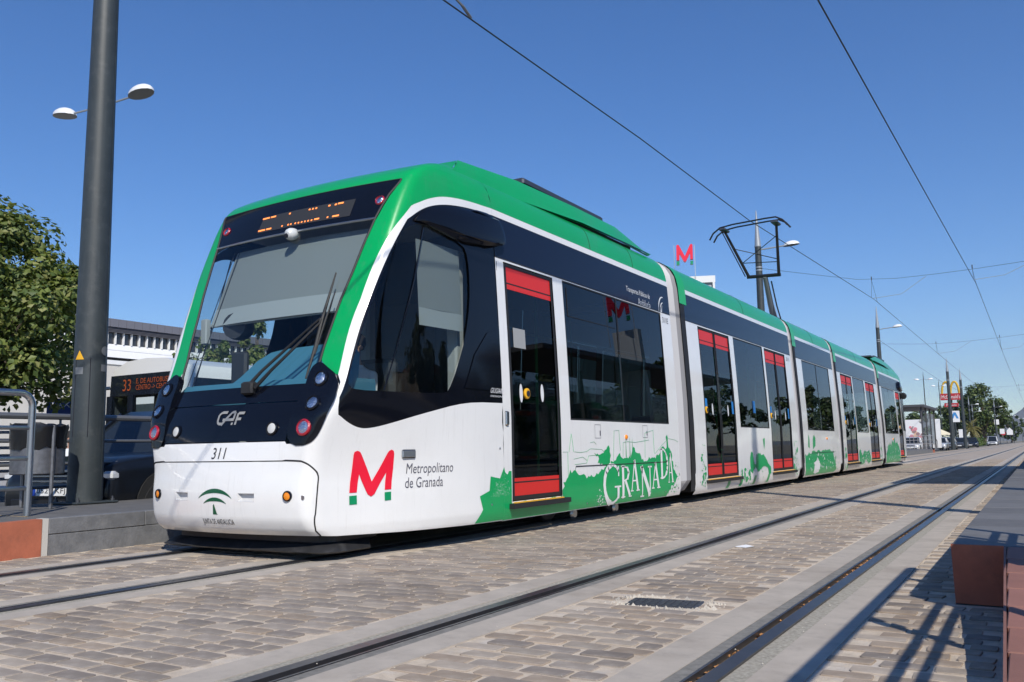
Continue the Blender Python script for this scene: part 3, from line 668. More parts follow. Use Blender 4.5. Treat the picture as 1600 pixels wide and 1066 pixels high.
def chaikin(p, closed=False, it=2):
    for _ in range(it):
        q = [] if closed else [p[0]]; n = len(p)
        for i in range(n if closed else n-1):
            a, b = p[i], p[(i+1) % n]
            if closed or i > 0: q.append((a[0]*.75+b[0]*.25, a[1]*.75+b[1]*.25))
            if closed or i < n-2: q.append((a[0]*.25+b[0]*.75, a[1]*.25+b[1]*.75))
        if not closed: q.append(p[-1])
        p = q
    return p
GW, WB, BL, PAN = chaikin(GW), chaikin(WB), chaikin(BL), chaikin(PAN); GLZ, VIS, CLU = chaikin(GLZ, True), chaikin(VIS, True), chaikin(CLU, True)
def both(p): return [(-a, b) for a, b in reversed(p)]
def cab_parts(fl):
    F = flipy if fl else (lambda m: m)
    def put(mb, name, m, parent=None, **k): return TP(F(mb), name, m, parent, **k)
    G = dict(gx=.09, gy=.1)
    # bumper panel across the nose
    mb = patch([PAN[::-1]+both(PAN)[::-1]]+([rect(q-.10, q+.10, .465, .53) for q in (-.47, .43)] if not fl else []), cab, 0, **G); bumper = put(mb, 'bumper_panel', WHITE)
    PB = [(a+.012 if a > 1.7 else a, b+.009) for a, b in PAN[:-1]]+[(1.44, .2)]
    zz = [1.285, 1.0, .7, .45, .25, .165]
    wpoly = [(0, .784)]+PB+[(2.0, .19), (2.6, .175)]+yl(YC, zz[::-1])+BL[::-1][1:-1]+WB+GW[::-1]+[(1.26, 1.39), (1.35, 1.32), (1.50, 1.18), (1.57, 1.02), (1.41, .945), (1.117, .915), (.82, .91), (.80, .93), (0, .93)]
    mb = MB()
    for s in (1, -1): patch([[(s*a, b) for a, b in wpoly]], cab, 0, mb=mb, **G)
    put(mb.weld(), 'nose_shell', WHITE)
    gpoly = [(0, 3.243)]+[(1.03, 3.243), (1.02, 3.216)]+[(a+.02, b) for a, b in DSR[:-2][::-1]]+[(a+.015, b) for a, b in WSR[::-1]]+[(.88, 1.50)]+GW+yl(YC, [3.3, 3.4, 3.5, 3.6])+[(2, 3.6), (1, 3.6), (0, 3.6)]
    mb = MB()
    for s in (1, -1): patch([[(s*a, b) for a, b in gpoly]], cab, 0, mb=mb, gx=.14, gy=.08)
    top = [cab(q, 3.6) for q in [-2, -1.6, -1.3, -1, -.5, 0, .5, 1, 1.3, 1.6, 2]]; xe = 1.325*T(3.6)
    top = [(-xe, YC, 3.6)]+top+[(xe, YC, 3.6)]; mb.add(top, [tuple(range(len(top)))])
    put(mb.weld(), 'cab_roof_shell', GREEN)
    for s in (1, -1): put(patch([[(s*a, b) for a, b in WB+yl(YC, [2.8, 2.2, 1.7])+BL[::-1][:-1]], [(s*a, b) for a, b in GLZ]], cab, -.004, **G), 'cab_side_frame', BLACK)
    for s in (1, -1):
        o = put(patch([[(s*a, b) for a, b in GLZ]], cab, -.018, **G), 'cab_side_window', CABGLASS)
        mb = MB(); mb.tube([cab(s*(2.28 if z < 2.8 else 2.22), min(z, 2.83), -.01) for z in (1.34, 1.8, 2.3, 2.86)], .006, 5)
        put(mb, 'window_divider', BLACK, o, ori=False)
        # bulging dark cover over the side window
        mb = MB(); n = len(VIS); ring = lambda off, sc_: [cab(s*(2.75+(a-2.75)*sc_), 2.98+(b-2.98)*sc_, off+(.05 if a > 3.2 else .02 if a > 2.8 else 0)*(off > .01)) for a, b in VIS]
        r0, r1, r2 = ring(-.005, 1), ring(.02, .985), ring(.035, .86)
        mb.add(r0+r1+r2, [(i, (i+1) % n, n+(i+1) % n, n+i) for i in range(n)]+[(n+i, n+(i+1) % n, 2*n+(i+1) % n, 2*n+i) for i in range(n)])
        for t in geometry.tessellate_polygon([[Vector((a, b, 0)) for a, b in VIS]]): mb.f.append(tuple(2*n+i for i in t)); mb.mi.append(0)
        put(mb, 'window_visor', BLACK)
        mb = patch([[(s*a, b) for a, b in [(3.24, 1.40), (3.30, 1.72), (3.45, 1.95), (3.62, 2.0), (3.75, 1.72), (3.80, 1.40)]]], cab, .004, **G)
        put(mb, 'cab_side_panel', BLACK)
        n = len(CLU); mb = patch([[(s*a, b) for a, b in CLU]], pod, 0, gx=.12, gy=.1)
        mb.add([pod(s*a, b) for a, b in CLU]+[cab(s*a, b, -.01) for a, b in CLU], [(i, (i+1) % n, n+(i+1) % n, n+i) for i in range(n)]); put(mb, 'headlight_housing', BLACK)
    put(patch([rect(-.80, .80, .94, 1.245)], cab, .002, **G), 'mask_panel', BLACK)
    fr = [(-.86, 1.255), (.86, 1.255), (.862, 1.39)]+WSR[:1]+[(.90, 1.39), (-.90, 1.39)]+both(WSR[:1])+[(-.862, 1.39)]
    put(patch([rect(-.785, .785, 1.252, 1.392)], cab, .004, **G), 'windscreen_border', BLACK)
    ws = [(.76, 1.39), (.775, 1.5)]+WSR; ws = ws+both(ws)
    put(patch([ws], cab, 0, gx=.2, gy=.15), 'windscreen', WSGLASS)
    for s in (1, -1): put(MB().tube([cab(s*(a+.005), b, .002) for a, b in [(.765, 1.40), (.78, 1.5)]+WSR+DSR], .011, 6), 'windscreen_seal', RUB, ori=False)
    dp = DSR+both(DSR); disp = put(patch([dp], cab, .003, **G), 'destination_panel', BLACK)
    mb = MB(); mb.tube([cab(-.9+i*.15, 2.85, .004) for i in range(13)], .011, 6); put(mb, 'trim_bar', STEEL, ori=False)
    mb = MB(); mb.tube([cab(-1.02+i*.17, 3.239, .002) for i in range(13)], .006, 5); put(mb, 'roof_seam', RUB, ori=False)
    mb = MB(); mb.tube([cab(a, b, 0) for a, b in [(-a, b) for a, b in PB[::-1]]+PB], .006, 5); put(mb, 'panel_gap', RUB, ori=False)
    return bumper, disp, put
bumper, disp, putf = cab_parts(False)
cab_parts(True)
# ---- straight sides: wall, doors, windows (front half and its mirror at the rear half)
DOOR_Z = (.335, 2.72); WIN_Z = (1.15, 2.73)
MODS = [(YC, 11.88), (12.5, 18.98), (19.46, 2*YM-19.46), (2*YM-18.98, 2*YM-12.5), (2*YM-11.88, 2*YM-YC)]
D1 = [(7.27, 8.30)]; D2 = [(13.06, 13.86), (13.86, 14.66), (16.89, 17.69), (17.69, 18.49)]
W1 = [(8.53, 9.985), (9.985, 11.5)]; W2 = [(14.9, 16.76)]; W3 = [(20.0, 21.44), (21.44, 2*YM-20.0)]
mir = lambda L: [(2*YM-b, 2*YM-a) for a, b in reversed(L)]
DOORS = [D1, D2, [], mir(D2), mir(D1)]; WINS = [W1, W2, W3, mir(W2), mir(W1)]
def merge(L):
    out = []
    for a, b in L:
        if out and abs(out[-1][1]-a) < 1e-6: out[-1] = (out[-1][0], b)
        else: out.append((a, b))
    return out
for k, (a, b) in enumerate(MODS):
    zb = .16 if k in (0, 4) else .125
    for s in (1, -1):
        f = sx(s); q = s > 0
        mb = MB(); dz = merge(DOORS[k]); wz = merge(WINS[k])
        # wall built from upright bays between the openings
        cuts = sorted(set([a, b]+[c for d in dz+wz for c in d]))
        for c0, c1 in zip(cuts[:-1], cuts[1:]):
            m = (c0+c1)/2; hole = None
            for d in dz:
                if d[0] < m < d[1]: hole = DOOR_Z
            for d in wz:
                if d[0] < m < d[1]: hole = WIN_Z
            segs = [(zb, hole[0]), (hole[1], 2.745)] if hole else [(zb, 2.745)]
            for z0, z1 in segs:
                zs = sorted(set([z0, z1]+[z for z in (.16, .2, .28, .5, 1.15, 1.6, 2.0, 2.4) if z0 < z < z1]))
                n = max(1, int((c1-c0)/.6)); mb.grid(f, [c0+(c1-c0)*i/n for i in range(n+1)], zs)
        TP(mb, 'side_wall', WHITE)
        ys = [a+(b-a)*i/6 for i in range(7)]
        TP(MB().grid(f, ys, [2.748, 2.95, 3.165]), 'roof_band', NAVY)
        TP(MB().grid(f, ys, [3.17, 3.2, 3.24]), 'roof_stripe', WHITE)
        if q:
            TP(MB().tube([f(y, 2.7465, .002) for y in ys], .005, 4), 'band_seam', RUB, ori=False)
    # roof shell over both sides
    mb = MB(); zs = [3.242, 3.27, 3.32, 3.36, 3.41, 3.46, 3.5, 3.54, 3.58, 3.61, 3.64, 3.66, 3.69]
    prof = [(1.325*T(z), z) for z in zs]+[(.5, 3.70), (0, 3.705)]; prof = prof+[(-x, z) for x, z in prof[-2::-1]]
    mb.add([(x, y, z) for y in ys for x, z in prof], [(j*len(prof)+i, j*len(prof)+i+1, (j+1)*len(prof)+i+1, (j+1)*len(prof)+i) for j in range(6) for i in range(len(prof)-1)])
    TP(mb, 'roof_shell', GREEN)
    # end walls of the module (dark, behind the bellows)
    for y in ((b,) if k == 0 else (a,) if k == 4 else (a, b)):
        pr_ = [(1.31*T(z), z) for z in (.16, .5, 1.15, 2.0, 2.75, 3.2, 3.4, 3.54, 3.66, 3.69)]
        pts = [(x, y, z) for x, z in pr_]+[(-x, y, z) for x, z in pr_[::-1]]
        lo = [(x*.72, y, min(max(z, .36), 3.0)) for x, y, z in pts]
        n = len(pts); TP(MB().add(pts+lo, [(i, (i+1) % n, n+(i+1) % n, n+i) for i in range(n)]), 'end_frame', RUB, ori=False)
# interior: floor, ceiling, seats and grab poles
SEATM = mat('seat_fabric', (.02, .10, .05), .7); FLOORM = mat('interior_floor', (.10, .10, .11), .6); CEILM = mat('interior_lining', (.35, .36, .36), .5)
TP(MB().box(-.92, .92, 5.4, 2*YM-5.4, .30, .34).box(-1.2, 1.2, 7.2, 2*YM-7.2, .302, .338), 'floor_plate', FLOORM, ori=False)
TP(MB().box(-1.1, 1.1, 6.0, 2*YM-6.0, 3.02, 3.06), 'ceiling_panel', CEILM, ori=False)
for y in (9.0, 9.9, 10.8, 15.2, 16.2, 20.2, 21.1, 22.2, 26.8, 27.8, 32.2, 33.2):
    for s in (-1, 1):
        mb = MB(); mb.bbox(s*.72-.22, s*.72+.22, y-.22, y+.22, .72, .80, .03); mb.bbox(s*.72-.22, s*.72+.22, y+.19, y+.26, .8, 1.42, .03); mb.box(s*.72-.18, s*.72+.18, y-.1, y+.1, .34, .72)
        TP(mb, 'seat', SEATM, ori=False)
for y in (8.45, 13.0, 14.75, 16.8, 18.6, 24.2, 26.1, 28.1, 29.9):
    for s in (-1, 1): TP(MB().tube([(s*.95, y, .34), (s*.95, y, 3.02)], .018, 6), 'grab_pole', mat('green_pole', (.01, .35, .12), .3), ori=False)
TP(MB().tube([(.6, 8.4, 2.2), (.6, 33, 2.2)], .016, 6), 'grab_rail', YELLOW, ori=False)
# doors
def door(y0, y1, s, single, rear):
    f = sx(s); zd0, zd1 = DOOR_Z
    g = .012
    mb = MB()
    for c in (rect(y0+g, y0+.055, zd0+.01, zd1-.01), rect(y1-.055, y1-g, zd0+.01, zd1-.01), rect(y0+.055, y1-.055, zd0+.01, zd0+.05), rect(y0+.055, y1-.055, zd1-.04, zd1-.01)):
        patch([c], f, -.006, gy=.2, mb=mb)
    d = TP(mb, 'door', RUB)
    TP(patch([rect(y0+.05, y1-.05, .555, 2.45)], f, -.016, gy=.2), 'door_glass', DOORGLASS, d)
    for za, zb_ in ((.385, .558), (2.45, 2.68)): TP(patch([rect(y0+.05, y1-.05, za, zb_)], f, -.012, gy=.1), 'red_panel', RED, d)
    for za in (.51, 2.503): TP(patch([rect(y0+.05, y1-.05, za, za+.013)], f, -.010), 'panel_line', RUB, d)
    if s > 0:
        def disc(y, z, ry, rz): return [(y+ry*math.cos(t*math.pi/8), z+rz*math.sin(t*math.pi/8)) for t in range(16)]
        if single or not rear:
            yb = y0+.33 if single else y0+.10
            mb = MB(); c = f(yb, 1.40, -.012); mb.lathe([(.055, 0), (.055, .016), (.045, .022)], c, 14, (1, 0, 0)); TP(mb, 'door_button', YELLOW, d, ori=False)
            mb = MB(); mb.lathe([(.03, .016), (.03, .03)], c, 12, (1, 0, 0)); TP(mb, 'button_cap', INK, d, ori=False)
            TP(patch([disc(yb-.105, 1.40, .032, .095)], f, -.010), 'sticker', WTXT, d)
        TP(patch([disc(y0+(.66 if single else .42), 1.42, .034, .095)], f, -.010), 'sticker', WTXT, d)
        if not single:
            yy = y0+.07 if not rear else y1-.17
            TP(patch([rect(yy, yy+.10, 1.37, 1.58)], f, -.009), 'access_sticker', mat('sticker_blue', (.02, .20, .55), .4), d)
        if single: TP(patch([rect(y0+.13, y0+.37, 1.86, 2.06)], f, -.012), 'notice', mat('grey_paper', (.32, .33, .33), .6), d)
    return d
for k in range(5):
    for s in (1, -1):
        for i, (y0, y1) in enumerate(DOORS[k]):
            door(y0, y1, s, k in (0, 4), i % 2 == 1)
        for y0, y1 in merge(DOORS[k]):
            mb = MB(); f = sx(s); X = abs(f(0, .3)[0])
            mb.box(min(s*(X-.05), s*(X+.055)), max(s*(X-.05), s*(X+.055)), y0-.06, y1+.1, .268, .318)
            st = TP(mb, 'door_step', RUB, ori=False)
            TP(MB().box(min(s*(X-.03), s*(X+.035)), max(s*(X-.03), s*(X+.035)), y0+.02, y1-.02, .3185, .328), 'step_edge', YELLOW, st, ori=False)
# windows
for k in range(5):
    for s in (1, -1):
        f = sx(s)
        for y0, y1 in WINS[k]:
            mb = MB(); z0, z1 = WIN_Z; t = .018
            for c in (rect(y0+.004, y0+t, z0, z1), rect(y1-t, y1-.004, z0, z1), rect(y0+t, y1-t, z0+.004, z0+t), rect(y0+t, y1-t, z1-t, z1)):
                patch([c], f, -.004, gy=.25, mb=mb)
            wn_ = TP(mb, 'window', RUB)
            TP(patch([rect(y0+t-.004, y1-t+.004, z0+t-.004, z1-t+.004)], f, -.010, gy=.25), 'window_pane', SIDEGLASS, wn_)
            if k in (0, 4) and s > 0 and y0 < 9:
                mb = MB(); mb.tube([f(y, 2.33, -.006) for y in (y0+.1, y1-.06)], .004, 4); mb.tube([f(y0+.1, z, -.006) for z in (2.33, 2.66)], .004, 4); TP(mb, 'hopper_edge', RUB, wn_, ori=False)
# stickers on the plain windows beside the doors
for y in (15.75,): TP(patch([rect(y, y+.16, 1.42, 1.64)], sx(1), -.005), 'access_sticker', MATS['sticker_blue'])
# bellows between the modules
GRB = mat('grey_bellows', (.20, .20, .215), .6); LTB = mat('light_grey_bellows', (.42, .42, .44), .5)
for (a0, b0), (a1, b1) in zip(MODS[:-1], MODS[1:]):
    zsB = [.2, .35, .8, 1.5, 2.2, 2.9, 3.2, 3.4, 3.52, 3.6]
    def hoop(y, sc_, dz):
        r = [((1.325*T(z)-.012)*sc_ if z > .3 else 1.2*sc_, y, z-dz) for z in zsB]
        return r+[(-x, y, z) for x, y, z in r[::-1]]
    n = 2*len(zsB); half = (b0+a1)/2
    for nm, y0, y1, m, cnt in (('bellows', b0-.005, half-.03, LTB, 6), ('bellows', half-.03, a1-.16, GRB, 3)):
        mb = MB(); yy = [y0+(y1-y0)*i/(cnt*2) for i in range(cnt*2+1)]
        mb.add([p for i, y in enumerate(yy) for p in hoop(y, 1.0 if i % 2 == 0 else .972, 0 if i % 2 == 0 else .015)], [(j*n+i, j*n+i+1, (j+1)*n+i+1, (j+1)*n+i) for j in range(cnt*2) for i in range(n-1)])
        mb.add([], [])
        TP(mb, nm, m, ori=False, smooth=20)
    # black end collar with its bright green cap
    f = sx(1)
    for s in (1, -1): TP(MB().grid(lambda y, z: sx(s)(y, z, .004), [a1-.17, a1-.02, a1+.02], [.18, .5, 1.15, 1.6, 2.2, 2.75, 2.98]), 'end_collar', RUB)
    pc = [(1.325*T(z)+.006, z+.004) for z in (2.985, 3.1, 3.2, 3.27, 3.36, 3.41, 3.46, 3.5, 3.54, 3.58, 3.61, 3.64, 3.66, 3.69)]+[(0, 3.715)]; pc = pc+[(-x, z) for x, z in pc[-2::-1]]
    mb = MB(); mb.add([(x, y, z) for y in (a1-.17, a1+.13) for x, z in pc], [(i, i+1, len(pc)+i+1, len(pc)+i) for i in range(len(pc)-1)])
    TP(mb, 'joint_cap', GREEN2)
# roof fairings and equipment on the end modules
def fairing(fl):
    F = flipy if fl else (lambda m: m)
    for s in (1, -1):
        lo = [(1.125, 3.53), (1.10, 3.62), (1.06, 3.70), (1.0, 3.80)]
        mb = MB(); ys_ = [(6.55, 6.85), (8.0, 8.0), (9.4, 9.4), (10.6, 10.6), (11.62, 11.5)]
        pts = []
        for j, (yb, yt) in enumerate(ys_):
            for i, (x, z) in enumerate(lo):
                t = i/3; lift = (0, .005, .08, .09, .09)[j] if i == 0 else (0, .003, .02, .02, .02)[j] if i == 1 else 0
                zt = z+(-.05*(1-t)-.09*t if j == 0 else -.10*t if j == 4 else .03*t if j in (2, 3) else 0)
                pts.append((s*(x-(.02 if lift else 0)), yb+(yt-yb)*t, zt+lift))
        n = 4; mb.add(pts, [(j*n+i, j*n+i+1, (j+1)*n+i+1, (j+1)*n+i) for j in range(4) for i in range(3)])
        m0 = len(mb.v); mb.add([(x-s*.025, y, z-.012) for x, y, z in pts], [(j*n+i, (j+1)*n+i, (j+1)*n+i+1, j*n+i+1) for j in range(4) for i in range(3)])
        TP(F(mb), 'roof_fairing', GREEN, smooth=40)
    mb = MB(); mb.add([(-1.0, 6.85, 3.705), (1.0, 6.85, 3.705), (.66, 6.12, 3.44), (-.66, 6.12, 3.44), (1.1, 6.55, 3.47), (-1.1, 6.55, 3.47)], [(0, 1, 2, 3), (1, 4, 2), (0, 3, 5)])
    TP(F(mb), 'roof_hood', GREEN)
    TP(F(MB().box(-.78, .78, 7.5, 11.2, 3.62, 3.76)), 'roof_equipment', DKPL, ori=False)
    for s in (1, -1): TP(F(MB().box(min(s*.92, s*1.085), max(s*.92, s*1.05), 8.1, 11.0, 3.50, 3.62)), 'gap_shade', RUB, ori=False)  # black box standing in for the shade in the gap below the fairing
    TP(F(MB().bbox(-.92, .97, 8.2, 10.3, 3.82, 3.905, .02)), 'cooling_unit', DKSTEEL, ori=False)
    TP(F(MB().bbox(-.85, .93, 10.35, 10.9, 3.80, 3.87, .02)), 'cooling_unit', DKSTEEL, ori=False)
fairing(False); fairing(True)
# seams and bolts on the skin
for k, (a, b) in enumerate(MODS):
    for y in ([9.35, 10.65] if k == 0 else [2*YM-9.35, 2*YM-10.65] if k == 4 else [a+(b-a)*.5]):
        pf = [(1.325*T(z)+.001, z) for z in (3.245, 3.27, 3.32, 3.36, 3.41, 3.46, 3.5, 3.54, 3.58, 3.61, 3.64, 3.66)]
        TP(MB().tube([(x, y+.12*(z-3.24), z) for x, z in pf], .0035, 4), 'roof_seam', RUB, ori=False)
for y, z in ((8.47, .27), (8.9, .22), (11.3, .23), (11.78, .26), (7.05, .85), (6.9, .33), (12.7, .3), (15.0, .25), (18.8, .3)):
    p_ = f1_ = sx(1)(y, z) if y > 7.12 else cab(q_of_y(y, z), z); TP(MB().lathe([(.011, -.004), (.011, .004), (.006, .006)], p_, 8, (1, -.1, 0)), 'bolt', STEEL, ori=False)
# running gear, underframe and the dark skirt under the nose
TP(MB().box(-.9, .9, 5.75, 2*YM-5.75, .17, .31), 'underframe', RUB, ori=False)
for y in (8.9, 10.6, 20.6, 22.3, 32.3, 34.0):
    for s in (-1, 1):
        TP(MB().lathe([(.18, -.05), (.29, -.05), (.29, .05), (.27, .065), (.1, .065)], (s*.75, y, .292), 20, (s, 0, 0)), 'wheel', DKSTEEL, ori=False)
    TP(MB().box(-.62, .62, y-.35, y+.35, .12, .25), 'bogie_beam', RUB, ori=False)
for y, x in ((9.0, 1.08), (10.1, 1.1)): TP(MB().lathe([(.05, -.03), (.07, 0), (.05, .03)], (x, y, .10), 10, (1, 0, 0)), 'axle_cap', STEEL, ori=False)
def skirt(fl):
    F = flipy if fl else (lambda m: m)
    def ring(w, yf, yb, z, r=.16): return [(-w, yb, z), (-w, yf+r, z), (-w+r*.45, yf+r*.3, z), (-w+r*1.3, yf+.02, z), (0, yf, z), (w-r*1.3, yf+.02, z), (w-r*.45, yf+r*.3, z), (w, yf+r, z), (w, yb, z)]
    rs = [ring(.90, 5.10, 5.75, .26), ring(.90, 5.10, 5.75, .135), ring(.95, 5.05, 5.6, .118), ring(1.01, 5.0, 5.55, .07), ring(1.0, 5.02, 5.55, .058)]
    mb = MB(); mb.add([p for r in rs for p in r], [(j*9+i, j*9+i+1, (j+1)*9+i+1, (j+1)*9+i) for j in range(4) for i in range(8)])
    TP(F(mb), 'nose_skirt', DKPL, ori=False)
skirt(False); skirt(True)
# lamps, tow covers and signs on the nose
LENS = mat('lamp_lens', (.62, .62, .66), .12, metal=1, coat=1, bump=1.0, bscale=45)
RLENS = mat('red_lens', (.38, .006, .02), .15, coat=1, bump=.5, bscale=60)
def lamp(q, z, r, kind, fl=False, cab=cab):
    F = flipy if fl else (lambda m: m)
    p = Vector(cab(q, z, .006)); n = (Vector(cab(q, z, .1))-p).normalized()
    n = (n+Vector((0, -.25, 0))).normalized()
    o = TP(F(MB().lathe([(r*1.35, -.03), (r*1.35, .004), (r*1.12, .014), (r*1.05, .006)], p, 20, n)), 'headlight' if kind != 'o' else 'marker_light', BLACK if kind != 'r' else RLENS, ori=False)
    m = {'w': LENS, 'r': LENS, 'o': ORANGE, 'c': mat('frosted_lens', (.62, .62, .60), .3, coat=.5, bump=.6, bscale=150)}[kind]
    TP(F(MB().lathe([(r*1.0, .0), (r*.96, .006), (r*.6, .010), (r*.3, .012), (.001, .0125)], p, 20, n, caps=False)), 'lens', m, o, ori=False)
for s in (-1, 1):
    for fl in (False, True):
        lamp(s*.895, 1.403, .05, 'w', fl, pod); lamp(s*.945, 1.205, .05, 'w', fl, pod); lamp(s*.965, 1.031, .05, 'r', fl, pod)
        lamp(s*.62, 1.035, .043, 'c', fl); lamp(s*.90, .511, .031, 'o', fl); lamp(s*(.885 if s > 0 else .85), 3.03, .036, 'r', fl)
for q in (-.47, .43):
    p = [cab(q+a, .50+b, .002) for a, b in ((-.10, -.035), (.10, -.035), (.10, .03), (-.10, .03))]; pi = [cab(q+a, .50+b, -.035) for a, b in ((-.08, -.01), (.09, -.01), (.1, .028), (-.09, .028))]
    TP(MB().add(p+pi, [(0, 1, 5, 4), (1, 2, 6, 5), (2, 3, 7, 6), (3, 0, 4, 7), (4, 5, 6, 7)]), 'bumper_recess', mat('recess_white', (.6, .6, .6), .3), ori=False)
TP(MB().lathe([(.018, 0), (.018, .006)], cab(1.25, .50, 0), 10, (0, -1, 0)), 'bolt', STEEL, bumper, ori=False)
# destination display: dark matrix with the lit dots
TP(patch([rect(-.37, .64, 2.915, 3.09)], cab, .006, gx=.2), 'led_matrix', mat('led_matrix', (.03, .03, .03), .5), disp)
LED = mat('led_orange', (.9, .25, .05), .5, emit=(1, .26, .07), estr=1.3)
mb = MB()
def led(u, v, w_, h_=.09): patch([rect(-.37+1.01*u, -.37+1.01*(u+w_), 2.915+.175*(1-v-h_/2), 2.915+.175*(1-v+h_/2))], cab, .009, mb=mb)
for u, v, w_ in ((.0, .12, .085), (.10, .12, .06), (.0, .87, .085), (.10, .87, .06), (.315, .15, .02), (.535, .15, .018), (.57, .15, .018), (.605, .15, .018), (.74, .15, .02), (.805, .15, .02), (.835, .12, .055), (.28, .87, .015), (.35, .87, .015), (.38, .87, .015), (.43, .87, .015), (.465, .87, .015), (.50, .87, .015), (.535, .87, .015), (.57, .87, .015), (.605, .87, .015), (.64, .85, .05), (.77, .87, .015), (.825, .87, .065)): led(u, v, w_)
TP(mb, 'led_dots', LED, disp)['kind'] = 'stuff'
# lettering and emblems
def letters(name, body, fn, off, x0, x1, z0, z1, m, shear=0, parent=None):
    return TP(text_on(MB(), body, fn, off, x0, x1, z0, z1, shear), name, m, parent)
letters('fleet_number', '311', cab, .003, -.065, .125, .80, .892, INK, .18)
letters('lettering', 'JUNTA DE ANDALUCIA', cab, .003, -.165, .255, .268, .325, INK, 0, bumper)
def arc_band(c, r0, r1, a0, a1, sxq, n=16):
    o = []; 
    for i in range(n+1): t = R(a0+(a1-a0)*i/n); k = math.sin(math.pi*i/n); o.append((c[0]+sxq*r1*math.cos(t), c[1]+r1*math.sin(t)))
    for i in range(n+1): t = R(a1-(a1-a0)*i/n); k = math.sin(math.pi*i/n); rr = r1-(r1-r0)*k; o.append((c[0]+sxq*rr*math.cos(t), c[1]+rr*math.sin(t)))
    return o
mb = MB(); patch([arc_band((.03, .375), .155, .19, 35, 145, 1.5)], cab, .003, gx=.1, mb=mb); patch([arc_band((.03, .36), .105, .135, 38, 142, 1.5)], cab, .003, gx=.1, mb=mb)
patch([[(.0, .36), (.07, .36), (.055, .365), (.02, .445), (.008, .43)]], cab, .003, mb=mb); TP(mb, 'emblem', JUNTA, bumper)
# maker's logo in strokes
mb = MB()
def stroke(pts, w_, fn, off, mb):
    for (a, b), (c, d) in zip(pts[:-1], pts[1:]):
        L = math.hypot(c-a, d-b) or 1; nx, ny = -(d-b)/L*w_/2, (c-a)/L*w_/2
        patch([[(a+nx, b+ny), (c+nx, d+ny), (c-nx, d-ny), (a-nx, b-ny)]], fn, off, mb=mb)
LG = lambda u, v: (-.06+.30*u, 1.075+.105*v)
for pts in ([(.30, 1), (.08, 1), (.0, .8), (0, .3), (.06, .12), (.2, .1)], [(.18, 0), (.36, .55), (.5, 1), (.62, 1), (.62, 0)], [(.2, .42), (.66, .42)], [(.76, 0), (.76, .9), (1, .9)], [(.76, .45), (.95, .45)]):
    stroke([LG(*p) for p in pts], .022, cab, .004, mb)
TP(mb, 'maker_logo', mat('silver_print', (.45, .43, .38), .35, metal=.4))
# the red letter logo on the nose side
MO = [(203, 520), (207, 280), (212, 262), (230, 255), (247, 262), (258, 280), (340, 455), (425, 275), (436, 259), (452, 251), (467, 259), (472, 278), (472, 510), (428, 512), (428, 400), (362, 535), (340, 551), (318, 535), (255, 405), (250, 520)]
MG = [[(203, 540), (250, 538), (249, 594), (201, 595)], [(428, 528), (471, 526), (470, 580), (427, 582)]]
mq = lambda p: (2.238+(p[0]-203)/269*.39, .85-(p[1]-255)/340*.425)
TP(patch([[mq(p) for p in MO]], cab, .005, gx=.045, gy=.1), 'operator_logo', LOGORED)
mb = MB(); [patch([[mq(p) for p in g]], cab, .005, gx=.045, mb=mb) for g in MG]; TP(mb, 'operator_logo', LOGOGRN)
letters('lettering', 'Metropolitano', cab, .003, 2.765, 3.30, .625, .737, GREYTXT)
letters('lettering', 'de Granada', cab, .003, 2.765, 3.185, .532, .62, GREYTXT)
f1 = sx(1)
letters('lettering', 'GIUGIARO', cab, .006, 3.66, 3.90, 1.375, 1.425, WTXT); letters('lettering', 'DESIGN', cab, .006, 3.68, 3.88, 1.338, 1.354, WTXT)
letters('lettering', 'Transportes Públicos de', f1, .003, 10.35, 11.15, 2.86, 2.95, WTXT); letters('lettering', 'Andalucía', f1, .003, 10.72, 11.15, 2.74, 2.84, WTXT)
letters('fleet_number', '311E', f1, .003, 11.56, 11.78, 2.60, 2.68, INK); letters('fleet_number', '311', f1, .003, 18.6, 18.85, 2.60, 2.68, INK)
mb = MB(); patch([arc_band((11.62, 2.78), .17, .20, 70, 205, .85)], f1, .003, mb=mb); patch([arc_band((11.62, 2.77), .10, .125, 75, 200, .85)], f1, .003, mb=mb); patch([[(11.5, 2.72), (11.56, 2.70), (11.6, 2.86)]], f1, .003, mb=mb)
TP(mb, 'emblem', WTXT)
# handle recess, hatch lines, latch, small fittings on the sides
TP(MB().bbox(-.012, .012, -.075, .075, -.035, .035, .01, M=Matrix.Translation(cab(2.777, .818, .004)) @ Matrix.Rotation(R(-12), 4, 'Z')), 'grab_handle', STEEL, ori=False)
TP(MB().tube([f1(y, .640-.003*(y-8.6), .003) for y in (8.63, 10, 11.37)], .006, 5), 'rub_strip', RUB, ori=False)
TP(MB().tube([f1(y, .640, .003) for y in (20.2, 21.4, 22.7)], .006, 5), 'rub_strip', RUB, ori=False)
for y in (10.013, 21.9, 2*YM-10.0): TP(MB().lathe([(.03, 0), (.03, .012), (.02, .02)], f1(y, .967), 12, (1, 0, 0)), 'marker_light', ORANGE, ori=False)
for y, z in ((9.13, 1.02), (10.55, 1.03)):
    mb = MB()
    for c in (rect(y, y+.16, z+.085, z+.09), rect(y, y+.16, z-.07, z-.065), rect(y, y+.005, z-.065, z+.085), rect(y+.155, y+.16, z-.065, z+.085), rect(y+.13, y+.152, z-.04, z+.02)): patch([c], f1, .002, mb=mb)
    TP(mb, 'hatch', GREYTXT)
for y0, y1, z0, z1 in ((8.42, 8.63, .14, .64), (7.13, 7.14, .165, 2.7)):
    TP(MB().tube([f1(y0, z0, .001), f1(y1, z1, .001)], .004, 4), 'panel_gap', DKPL, ori=False)
TP(MB().bbox(-.012, .02, -.03, .03, -.07, .07, .01, M=Matrix.Translation(f1(7.18, 1.14, 0))), 'lock_box', STEEL, ori=False)
